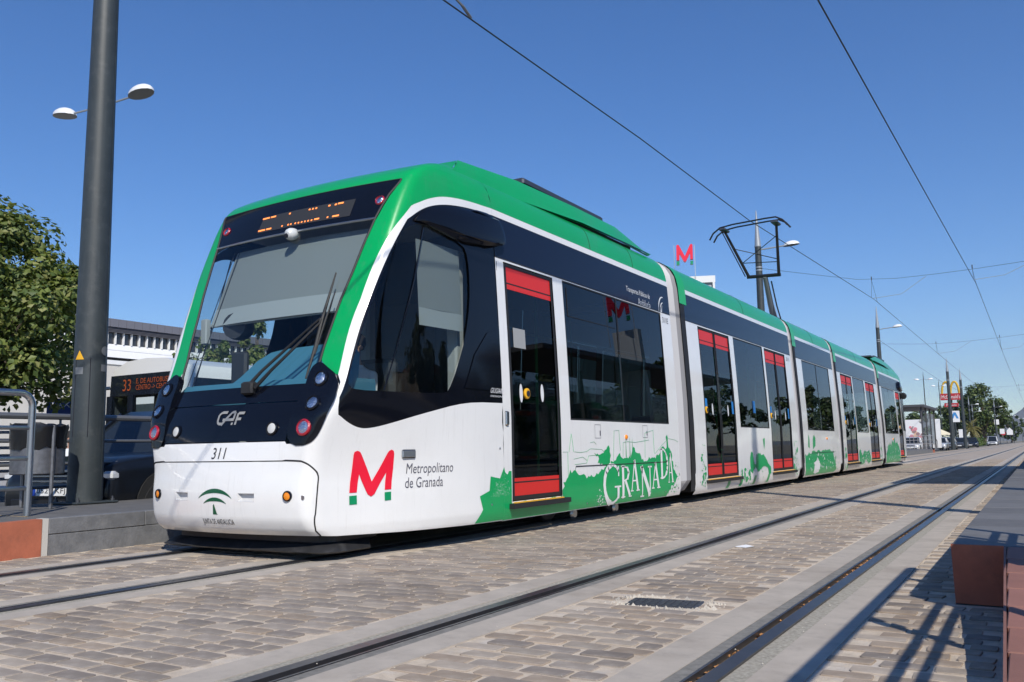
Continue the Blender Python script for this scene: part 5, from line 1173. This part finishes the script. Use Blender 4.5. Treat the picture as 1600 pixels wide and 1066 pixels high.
# ================================================================== vehicles
def TYRE(): return mat('tyre', (.018, .018, .018), .8)
def car(name, loc, rz, col, label, L=4.3, W=1.8, H=1.62, suv=False, detail=True, van=False, plate=None, metallic=.4):
    e = empty(name, loc, rz, label, 'car'); P = mat('car_paint_'+'_'.join('%03d' % int(c*999) for c in col), col, .3, metal=metallic if max(col) > .05 else 0, coat=1 if max(col) > .05 else .25, spec=.5 if max(col) > .05 else .3)
    hood = .98 if suv else .86; belt = 1.02 if suv else .92; wr = .34 if suv else .31; zb = .26 if suv else .2; hw = W/2
    st = [(-.5, zb+.12, hood-.28, .80), (-.485, zb+.02, hood-.16, .90), (-.455, zb, hood-.09, .96), (-.40, zb, hood-.03, .99), (-.24, zb, hood+.03, 1), (0, zb, belt, 1), (.25, zb, belt+.02, 1), (.42, zb, belt, .98), (.48, zb+.05, belt-.06, .94), (.5, zb+.15, belt-.2, .86)]
    mb = MB(); rows = []
    for t, z0, z1, k in st:
        w_ = hw*k; y = t*L; h_ = z1-z0
        half = [(w_*.90, z0), (w_*.985, z0+h_*.16), (w_, z0+h_*.45), (w_*.985, z0+h_*.72), (w_*.95, z0+h_*.90), (w_*.86, z1), (w_*.5, z1+.025)]
        rows.append([(x, y, z) for x, z in half]+[(-x, y, z) for x, z in half[::-1]])
    n = 14; mb.add([p for r_ in rows for p in r_], [(j*n+i, j*n+(i+1) % n, (j+1)*n+(i+1) % n, (j+1)*n+i) for j in range(len(rows)-1) for i in range(n)]+[tuple(range(n-1, -1, -1)), tuple((len(rows)-1)*n+i for i in range(n))])
    mb.build('body', P, e, 35)
    # cabin: roof skin, dark glazing, pillars
    y0, y1, y2, y3 = (-.24*L, -.08*L, .32*L, .44*L) if not van else (-.30*L, -.16*L, .47*L, .49*L)
    tw_ = hw*.74; bw = hw*.93
    A = [(-bw, y0, belt-.01), (bw, y0, belt-.01), (tw_, y1, H-.05), (-tw_, y1, H-.05)]; Bk = [(-bw, y3, belt-.01), (bw, y3, belt-.01), (tw_, y2, H-.05), (-tw_, y2, H-.05)]
    CG = mat('car_glass', (.015, .02, .026), .06, spec=.4)
    MB().add(A+Bk, [(0, 1, 2, 3), (5, 4, 7, 6), (1, 5, 6, 2), (4, 0, 3, 7)]).build('glazing', CG, e, smooth=0)
    m_ = (y1+y2)/2; rf = [(-tw_-.015, y1-.05, H-.075), (tw_+.015, y1-.05, H-.075), (tw_+.015, y2+.05, H-.075), (-tw_-.015, y2+.05, H-.075), (-tw_*.9, y1+.1, H), (tw_*.9, y1+.1, H), (tw_*.9, y2-.1, H-.01), (-tw_*.9, y2-.1, H-.01)]
    MB().add(rf, [(4, 5, 6, 7), (0, 1, 5, 4), (1, 2, 6, 5), (2, 3, 7, 6), (3, 0, 4, 7)]).build('roof', P, e, 60)
    for s in (-1, 1):
        for pa, pb in (((s*bw, y0, belt), (s*tw_, y1, H-.05)), ((s*bw*1.0, m_-.05, belt), (s*tw_*1.01, m_, H-.05)), ((s*bw, y3, belt), (s*tw_, y2, H-.05))): MB().tube([pa, pb], .04, 5).build('pillar', P, e)
        for yw in (-.31*L, .31*L):
            MB().lathe([(.01, 0), (wr+.09, 0), (wr+.09, .012)], (s*(hw-.008), yw, wr+.02), 22, (s, 0, 0)).build('wheel_arch', TYRE(), e, 30)
            wh = MB().lathe([(wr*.62, -.17), (wr, -.16), (wr, -.02), (wr*.93, .0), (wr*.66, .0)], (s*(hw+.008), yw, wr), 24, (s, 0, 0)).build('wheel', TYRE(), e, 30)
            mb = MB(); mb.lathe([(wr*.66, -.01), (wr*.6, -.06), (wr*.2, -.03), (.001, -.02)], (s*(hw+.008), yw, wr), 24, (s, 0, 0), caps=False)
            mb.build('rim', mat('alloy', (.30, .30, .31), .35, metal=.9), wh, 30)
        MB().bbox(s*hw*.78-.13, s*hw*.78+.13, -.495*L+.02, -.455*L, hood-.28, hood-.17, .03).build('headlight', mat('car_lamp', (.8, .82, .84), .1, metal=.3, coat=1), e)
        MB().bbox(s*(hw+.02)-.07, s*(hw+.02)+.09*1, y0+.1, y0+.24, belt+.0, belt+.14, .03).build('mirror', P, e)
    GR = mat('grille_black', (.012, .012, .014), .4)
    for z in (hood-.30, hood-.24, hood-.18): MB().bbox(-hw*.52, hw*.52, -.502*L, -.47*L, z, z+.035, .008).build('grille_bar', mat('grille_chrome', (.35, .36, .38), .25, metal=1), e)
    MB().bbox(-hw*.72, hw*.72, -.503*L, -.47*L, zb+.02, zb+.24, .03).build('lower_grille', GR, e)
    pl = MB().bbox(-.26, .26, -.509*L, -.495*L, hood-.46, hood-.35, .004).build('number_plate', mat('plate_white', (.75, .75, .74), .4), e)
    if plate:
        text_on(MB(), plate, lambda x, z, off: (x, -.509*L-off, z), .003, -.20, .24, hood-.445, hood-.365).build('plate_text', INK, pl, smooth=0)
        MB().box(-.258, -.215, -.509*L-.002, -.509*L, hood-.456, hood-.354).build('plate_band', mat('plate_blue', (.01, .05, .35), .4), pl, smooth=0)
    return e
car('suv', (-5.02, 8.28, -.15), R(13), (.006, .0075, .011), 'dark blue car behind the platform railing, number plate towards the viewer', 4.35, 1.82, 1.62, suv=True, plate='0529 KFJ')
car('parked_car', (-4.1, 119.5, -.15), 0, (.36, .37, .38), 'silver car under the cream parasol by the far pole', 4.2, 1.75, 1.5)
car('parked_car', (-3.45, 129, -.15), 0, (.11, .11, .115), 'grey car parked between the two far poles', 4.2, 1.75, 1.5)
car('parked_car', (-3.3, 147, -.15), 0, (.01, .014, .025), 'dark car beside the far pole in front of the palm', 4.3, 1.8, 1.55)
car('parked_car', (-5.4, 96, -.15), 0, (.75, .75, .75), 'white car behind the fence at the far platform', 4.2, 1.75, 1.5); car('parked_car', (-4.4, 112, -.15), 0, (.6, .61, .62), 'pale car below the white billboard', 4.2, 1.75, 1.5)
car('delivery_van', (-2.9, 205, -.15), 0, (.75, .75, .75), 'white van far off beside the hedge', 4.6, 1.85, 1.95, van=True)
# bus
bs = empty('bus', (-10.8, 11.8, -.15), 0, 'white city bus with an orange route display behind the car', 'bus')
BUSW = mat('bus_white', (.76, .76, .75), .3, coat=.4); BUSB = mat('bus_black', (.012, .016, .026), .15, coat=.6); BG = glass('bus_glass', (.30, .34, .36), boost=.03)
mb = MB(); prof = [(1.27, .35), (1.28, 1.0), (1.26, 2.1), (1.22, 2.74), (1.14, 2.90), (.7, 3.06), (0, 3.10)]; prof = prof+[(-x, z) for x, z in prof[-2::-1]]
ys_ = [(0.12, .0), (.02, .0), (11.9, 0), (12, 0)]; n = len(prof)
mb.add([(x*(.97 if k == 0 else 1), y+(z > 2.1)*.0+(.10*(z-.35)/2.6 if y < 1 else 0), z) for k, (y, _) in enumerate([(.0, 0), (.08, 0), (11.9, 0)]) for x, z in prof], [(j*n+i, j*n+i+1, (j+1)*n+i+1, (j+1)*n+i) for j in range(2) for i in range(n-1)])
mb.add([(x, 11.9, z) for x, z in prof], [tuple(range(n))])
dome = [p for p in [(x*.97, .0+.10*(z-.35)/2.6, z) for x, z in prof] if p[2] > 2.7]; mb.add(dome, [tuple(range(len(dome)))])
mb.build('body', BUSW, bs, 35)
fy = lambda z: -.012+.10*(z-.35)/2.6
def busf(x, z, off): return (x, fy(z)-off, z)
patch([rect(-1.2, 1.2, .38, 1.05)], busf, .0, mb=None).build('front_panel', BUSW, bs, smooth=0); patch([rect(-1.2, 1.2, 2.30, 2.76)], busf, .0).build('display_panel', BUSB, bs, smooth=0)
patch([rect(-1.18, 1.18, 1.07, 2.29)], busf, -.005).build('windscreen', BG, bs, smooth=0)
for x in (-1.17, -.42, 1.12): MB().box(x-.05, x+.05, -.0, .09, 1.05, 2.3).build('front_pillar', BUSB, bs, smooth=0)
BLED = mat('bus_led', (.16, .035, .012), .5, emit=(1, .22, .06), estr=.16)
text_on(MB(), '33', busf, .012, -.74, -.46, 2.40, 2.66, 0).build('route_number', BLED, bs, smooth=0)
text_on(MB(), 'E. DE AUTOBUSES', busf, .012, -.28, .92, 2.55, 2.66).build('route_lettering', BLED, bs, smooth=0); text_on(MB(), 'CENTRO -> CENTRO', busf, .012, -.28, .92, 2.41, 2.52).build('route_lettering', BLED, bs, smooth=0)
MB().box(1.272, 1.29, .35, 11.6, 1.1, 2.62).build('side_glazing', BUSB, bs, smooth=0)
text_on(MB(), '37', lambda x, z, off: (1.29+off, x, z), .005, 1.05, 1.45, 2.18, 2.45).build('fleet_number', WTXT, bs, smooth=0)
MB().box(-.25, .35, .06, .07, 1.9, 2.24).build('notice', mat('pale_notice', (.55, .62, .62), .6), bs, smooth=0)
mb = MB(); mb.tube([(-1.25, .1, 2.5), (-1.55, -.25, 2.45), (-1.6, -.3, 2.1)], .04, 6); mb.build('mirror_arm', BUSB, bs); MB().bbox(-1.68, -1.52, -.36, -.22, 1.75, 2.2, .03).build('mirror', BUSB, bs)
MB().tube([(.1, .8, 2.99), (.1, .8, 3.5)], .012, 5).build('aerial', INK, bs)
for s in (-1, 1):
    for y in (2.6, 9.2):
        wh = MB().lathe([(.25, -.12), (.46, -.12), (.48, -.05), (.46, .02), (.3, .02)], (s*1.28, y, .48), 22, (s, 0, 0)).build('wheel', TYRE(), bs, 30)
    MB().bbox(s*.95-.15, s*.95+.15, -.03, .05, .6, .82, .03).build('headlight', MATS['car_lamp'], bs)
# dark slatted screen and bollards by the taxi rank
sc_ = empty('slatted_screen', (-17.2, 9, 0), 0, 'dark slatted screen by the taxi rank under the tree', 'screen')
for i in range(7): MB().box(-17.25, -17.2, 4, 16, .25+i*.2, .33+i*.2).build('slat', DKR, sc_, smooth=0, world=True)
for y in (5, 7.8, 10.6, 13.4): MB().box(-17.2, -17.12, y, y+.09, 0, 1.65).build('post', mat('pale_post', (.6, .6, .6), .5), sc_, smooth=0, world=True)
# ================================================================== people
def person(name, loc, rz, shirt, label, hair=(.02, .015, .012), scale=1.0):
    """seated figure grown from a jointed skeleton, hands forward on the knees or the controls"""
    e = empty(name, loc, rz, label, 'person'); e.scale = (scale,)*3
    V = [(0, 0, .0), (0, .02, .22), (0, .03, .42), (0, .01, .52), (0, -.01, .60), (0, -.03, .70), (0, -.025, .80)]; Rr = [.16, .145, .16, .09, .055, .085, .07]
    E = [(0, 1), (1, 2), (2, 3), (3, 4), (4, 5), (5, 6)]
    def ch(root, pts, rad):
        i = root
        for p, r_ in zip(pts, rad): V.append(p); Rr.append(r_); E.append((i, len(V)-1)); i = len(V)-1
    for s in (-1, 1):
        ch(2, [(s*.19, .03, .45), (s*.24, -.03, .22), (s*.20, -.26, .16), (s*.17, -.34, .165)], [.062, .05, .04, .034])
        ch(0, [(s*.10, -.02, -.03), (s*.13, -.42, .0), (s*.13, -.44, -.40), (s*.13, -.56, -.44)], [.10, .075, .05, .04])
    me = bpy.data.meshes.new('body'); me.from_pydata(V, E, []); o = bpy.data.objects.new('body', me); COL.objects.link(o); o.parent = e
    sk = o.modifiers.new('skin', 'SKIN'); sk.use_smooth_shade = True
    for i, r_ in enumerate(Rr): me.skin_vertices[0].data[i].radius = (r_, r_*.8)
    me.skin_vertices[0].data[0].use_root = True
    o.modifiers.new('sub', 'SUBSURF').render_levels = 2
    SK = mat('skin', (.42, .24, .17), .5); SH = mat('shirt_'+name, shirt, .8); TR = mat('trousers', (.03, .035, .05), .8)
    nt = bpy.data.materials.new('figure_'+name); nt.use_nodes = True; n = nt.node_tree.nodes; l = nt.node_tree.links; b = n['Principled BSDF']; b.inputs['Roughness'].default_value = .75
    tc = n.new('ShaderNodeTexCoord'); sp = n.new('ShaderNodeSeparateXYZ'); l.new(tc.outputs['Object'], sp.inputs[0])
    rp_ = n.new('ShaderNodeValToRGB'); rp_.color_ramp.interpolation = 'CONSTANT'; mp = n.new('ShaderNodeMapRange'); mp.inputs[1].default_value = -.6; mp.inputs[2].default_value = .9; l.new(sp.outputs['Z'], mp.inputs[0]); l.new(mp.outputs[0], rp_.inputs[0])
    cr = rp_.color_ramp; cr.elements[0].color = (.03, .035, .05, 1); cr.elements[1].position = .46; cr.elements[1].color = (*shirt, 1); x = cr.elements.new(.765); x.color = (.42, .24, .17, 1)
    # forearms in front of the body are bare
    lt = n.new('ShaderNodeMath'); lt.operation = 'LESS_THAN'; l.new(sp.outputs['Y'], lt.inputs[0]); lt.inputs[1].default_value = -.10
    gt = n.new('ShaderNodeMath'); gt.operation = 'GREATER_THAN'; l.new(sp.outputs['Z'], gt.inputs[0]); gt.inputs[1].default_value = .10
    mu = n.new('ShaderNodeMath'); mu.operation = 'MULTIPLY'; l.new(lt.outputs[0], mu.inputs[0]); l.new(gt.outputs[0], mu.inputs[1])
    mx = n.new('ShaderNodeMix'); mx.data_type = 'RGBA'; l.new(mu.outputs[0], mx.inputs[0]); l.new(rp_.outputs[0], mx.inputs[6]); mx.inputs[7].default_value = (.42, .24, .17, 1); l.new(mx.outputs[2], b.inputs['Base Color'])
    me.materials.append(nt)
    hb = MB(); hb.lathe([(.088, -.02), (.098, .03), (.085, .09), (.04, .125), (.001, .13)], (0, .0, .74), 14, (0, .25, 1), caps=False); hb.build('hair', mat('dark_hair', hair, .7), e, 50)
    fb = MB(); fb.lathe([(.001, .03), (.012, .015), (.018, -.01)], (0, -.115, .70), 6, (0, -1, .2)); fb.build('nose', SK, e)
    for s in (-1, 1):
        MB().lathe([(.011, 0), (.006, .006)], (s*.032, -.105, .735), 8, (0, -1, 0)).build('eye', INK, e); MB().lathe([(.02, -.01), (.024, .0), (.014, .012)], (s*.088, -.02, .715), 8, (s, 0, 0)).build('ear', SK, e)
        for k in range(4): MB().tube([(s*.17+(k-1.5)*.018, -.35, .165), (s*.17+(k-1.5)*.019, -.395, .16), (s*.17+(k-1.5)*.018, -.42, .135-.004*abs(k-1))], [.011, .010, .008], 6).build('finger', SK, e, 50)
        MB().tube([(s*.17-s*.03, -.33, .165), (s*.17-s*.055, -.37, .15), (s*.17-s*.05, -.395, .135)], [.012, .011, .009], 6).build('thumb', SK, e, 50)
    return e
person('person', (.15, 6.32, 1.12), 0, (.75, .76, .78), 'driver in a white shirt sitting behind the side window of the cab')
person('person', (-7.95, 8.5, .45), R(60), (.70, .72, .75), 'seated person in a pale shirt half hidden behind the thick pole', scale=.95)
# bench for that person
bo = empty('park_bench', (-7.95, 8.5, -.15), R(60), 'dark bench under the seated person', 'bench')
MB().bbox(-.6, .6, -.2, .25, .42, .48, .02).build('seat', DKR, bo)
for x in (-.5, .5): MB().box(x-.03, x+.03, -.15, .2, 0, .42).build('leg', DKR, bo, smooth=0)
# ================================================================== things along the far side of the platform
post_sign('diamond_sign', (-3.67, 91, 0), 2.8, 1.0, 1.0, mat('sign_pale', (.6, .6, .6), .5), 'pale diamond shaped sign in front of the white billboard', shape='diamond')
tl = empty('traffic_light', (-4.2, 95, 0), 0, 'dark traffic light seen from behind under the far shelter', 'traffic light')
MB().tube([(0, 0, 0), (0, 0, 3.2)], .06, 8).build('post', DKR, tl); MB().bbox(-.22, .22, -.15, .15, 3.2, 4.15, .04).build('lamp_box', INK, tl)
bb = empty('billboard', (-4.75, 100, 0), 0, 'white billboard with a pink flower figure beyond the tram', 'billboard')
MB().box(-1.7, 1.6, -.08, .08, 1.1, 3.2).build('panel', mat('billboard_white', (.8, .8, .8), .5), bb, smooth=0)
for x in (-1.2, 1.1): MB().box(x-.08, x+.08, -.05, .05, 0, 1.1).build('leg', DKR, bb, smooth=0)
mb = MB(); rb2 = random.Random(8)
for _ in range(26):
    cx, cz, r_ = rb2.uniform(-1.3, .2), 1.3+rb2.random()**1.5*1.2, rb2.uniform(.07, .22); mb.cur = rb2.randrange(3); mb.add([(cx+r_*math.cos(t*1.05), -.085-.001*_, cz+r_*math.sin(t*1.05)) for t in range(6)], [tuple(range(6))])
mb.build('flower_print', [mat('print_pink', (.7, .25, .3), .5), mat('print_peach', (.75, .5, .35), .5), mat('print_dark', (.35, .22, .22), .5)], bb, smooth=0)
bb2 = empty('billboard', (-3.95, 104, 0), 0, 'narrow white upright board beside the far shelter post', 'billboard')
MB().box(-.5, .5, -.08, .08, .2, 3.3).build('panel', MATS['billboard_white'], bb2, smooth=0)
mb = MB()
for i, z in enumerate((1.6, 2.0, 2.4, 2.8)): mb.box(-.35, .3, -.085, -.081, z, z+.12)
mb.build('print_rows', mat('print_blue', (.15, .18, .5), .5), bb2, smooth=0)
fn_ = empty('platform_fence', (-3.0, 80, PZ), 0, 'light metal fence at the far end of the platform', 'fence')
LFM = mat('fence_light', (.45, .46, .46), .4, metal=.4)
for i in range(9): MB().tube([(-4+i*.3, 77.2, PZ-.1), (-4+i*.3, 77.2, 1.35)], .02, 5).build('post', LFM, fn_, world=True)
for z in (.7, 1.0, 1.35): MB().tube([(-4, 77.2, z), (-1.6, 77.2, z)], .02, 5).build('bar', LFM, fn_, world=True)
MB().tube([(-1.6, 77.2, 1.35), (-1.6, 79.5, .9), (-1.6, 79.5, .2)], .025, 5).build('end_bar', DKR, fn_, world=True)
# fast food sign on its mast
mk = empty('arch_sign', (-7.9, 178, 1.3), R(0), 'yellow double arch over a red name board on a mast', 'sign')
mk.scale = (1.12, 1.12, 1.05); MB().tube([(0, .3, -1.3), (0, .3, 7.6)], .16, 8).build('mast', POLE, mk)
YA = mat('arch_yellow', (.62, .38, .03), .5)
for s in (-1, 1):
    pts = [(s*.64+.64*math.cos(R(t)), 0, 7.7+2.3*math.sin(R(t))) for t in range(0, 181, 15)]; MB().tube(pts, .18, 8).build('arch', YA, mk, 50)
rb_ = MB().box(-1.55, 1.55, -.18, .18, 6.8, 7.95).build('name_board', mat('board_red', (.42, .025, .03), .5), mk, smooth=0)
text_on(MB(), "McDonald's", lambda x, z, off: (x, -.18-off, z), .01, -1.35, 1.35, 7.05, 7.7).build('lettering', WTXT, rb_, smooth=0)
rb_ = MB().box(-1.05, 1.05, -.12, .12, 5.6, 6.25).build('small_board', MATS['board_red'], mk, smooth=0)
text_on(MB(), 'McAuto', lambda x, z, off: (x, -.12-off, z), .01, -.75, .75, 5.75, 6.1).build('lettering', WTXT, rb_, smooth=0)
ab = empty('shop_board', (-4.6, 139, 0), 0, 'pale board with a blue peaked mark between the two far poles', 'sign')
MB().box(-.62, .62, -.08, .08, 3.6, 5.2).build('panel', MATS['billboard_white'], ab, smooth=0); MB().tube([(0, .1, 0), (0, .1, 3.7)], .08, 6).build('post', POLE, ab)
BLM = mat('mark_blue', (.06, .25, .55), .5); mb = MB()
mb.prism([(-.5, 4.1), (-.14, 5.0), (.14, 5.0), (.5, 4.1), (.2, 4.1), (0, 4.6), (-.2, 4.1)], lambda x, z: (x, -.083, z), lambda x, z: (x, -.081, z)); mb.build('blue_mark', BLM, ab, smooth=0)
pb = empty('banner_post', (-3.65, 134, 0), 0, 'narrow poster column below the pale shop board', 'sign'); MB().box(-.25, .25, -.06, .06, .3, 2.5).build('panel', MATS['billboard_white'], pb, smooth=0); MB().box(-.24, .24, -.068, -.062, .4, 1.2).build('poster_print', MATS['print_pink'], pb, smooth=0)
um = empty('parasol', (-6.4, 132, 0), 0, 'cream parasol spread beside the far pole', 'parasol'); MB().tube([(0, 0, 0), (0, 0, 2.6)], .04, 6).build('pole', POLE, um); MB().lathe([(1.9, 1.75), (1.88, 1.85), (.05, 2.75)], (0, 0, 0), 8, caps=False).build('canopy', mat('cream_canvas', (.70, .63, .46), .8), um, 10)
post_sign('no_entry_sign', (-1.9, 236, 0), 2.6, 1.0, 1.0, mat('sign_red', (.55, .03, .05), .4), 'round red no entry sign far off beside the tracks', shape='disc')
MB().box(-.36, .36, -.03, -.025, 2.5, 2.7).build('white_bar', WTXT, bpy.data.objects['no_entry_sign'], smooth=0)
post_sign('house_sign', (-1.2, 262, 0), 3.3, 1.4, 1.9, MATS['billboard_white'], 'white house shaped sign far off in front of the small trees', shape='house')
for i, (x, y, z) in enumerate(((-2.3, 216, 4.9), (-2.0, 216, 2.9))): post_sign('white_board', (x+i*.5, y+i*3, 0), z, .9, 1.1, MATS['billboard_white'], ['upper white board on the far lamp pole', 'lower white board on the far lamp pole'][i])
# ================================================================== buildings across the tracks (outside the view, seen in the panes) and the mountain
br = empty('apartment_block', (36, 60, 0), 0, 'pale apartment block across the tracks, mirrored in the tram windows', 'building')
MB().box(32, 44, 30, 100, -.1, 7.5).build('wall', mat('block_ochre', (.38, .30, .22), .8), br, smooth=0, world=True); MB().box(31.6, 44, 29.6, 100.4, 7.5, 7.9).build('roof', mat('block_roof', (.3, .14, .09), .8), br, smooth=0, world=True)
wme = MB().box(31.96, 32.0, 0, 1.3, 0, 1.5).mesh('window', BWIN, 0)
for i in range(22):
    for z in (1.2, 4.2):
        o = bpy.data.objects.new('window', wme); COL.objects.link(o); o.parent = br; o.matrix_parent_inverse = br.matrix_basis.inverted(); o.location = (0, 31.5+i*3.1, z)
mb = MB(); rm = random.Random(21); xs = [-3400+i*110 for i in range(50)]
hts = [max(30, 640*math.exp(-((x-380)/480)**2)+60*math.exp(-((x+1500)/700)**2)+rm.uniform(-10, 10)) for x in xs]
mb.add([(x, 6500+rm.uniform(-40, 40), -30) for x in xs]+[(x, 6900, h*.62+rm.uniform(-8, 8)) for x, h in zip(xs, hts)]+[(x, 7400, h) for x, h in zip(xs, hts)], [(j*50+i, j*50+i+1, (j+1)*50+i+1, (j+1)*50+i) for j in range(2) for i in range(49)])
tag(mb.build('mountain', mat('mountain_rock', (.14, .13, .10), .95, var=.3, vscale=.004), smooth=40), 'hazy mountain on the horizon at the right edge', 'mountain', kind='structure')
# ================================================================== thin haze in the air
hz = MB().box(-8995, 8995, -8995, 8995, -1.2, 700).build('haze', mat('haze_shell', (1, 1, 1)), smooth=0)
hm = bpy.data.materials.new('haze_air'); hm.use_nodes = True; hn = hm.node_tree.nodes; hn.remove(hn['Principled BSDF'])
pv_ = hn.new('ShaderNodeVolumePrincipled'); pv_.inputs['Color'].default_value = (.80, .88, 1, 1); pv_.inputs['Density'].default_value = 9e-5; pv_.inputs['Anisotropy'].default_value = .2
hm.node_tree.links.new(pv_.outputs[0], hn['Material Output'].inputs['Volume'])
hz.data.materials.clear(); hz.data.materials.append(hm)
tag(hz, 'pale summer haze that softens the far mountain', 'haze', kind='stuff')
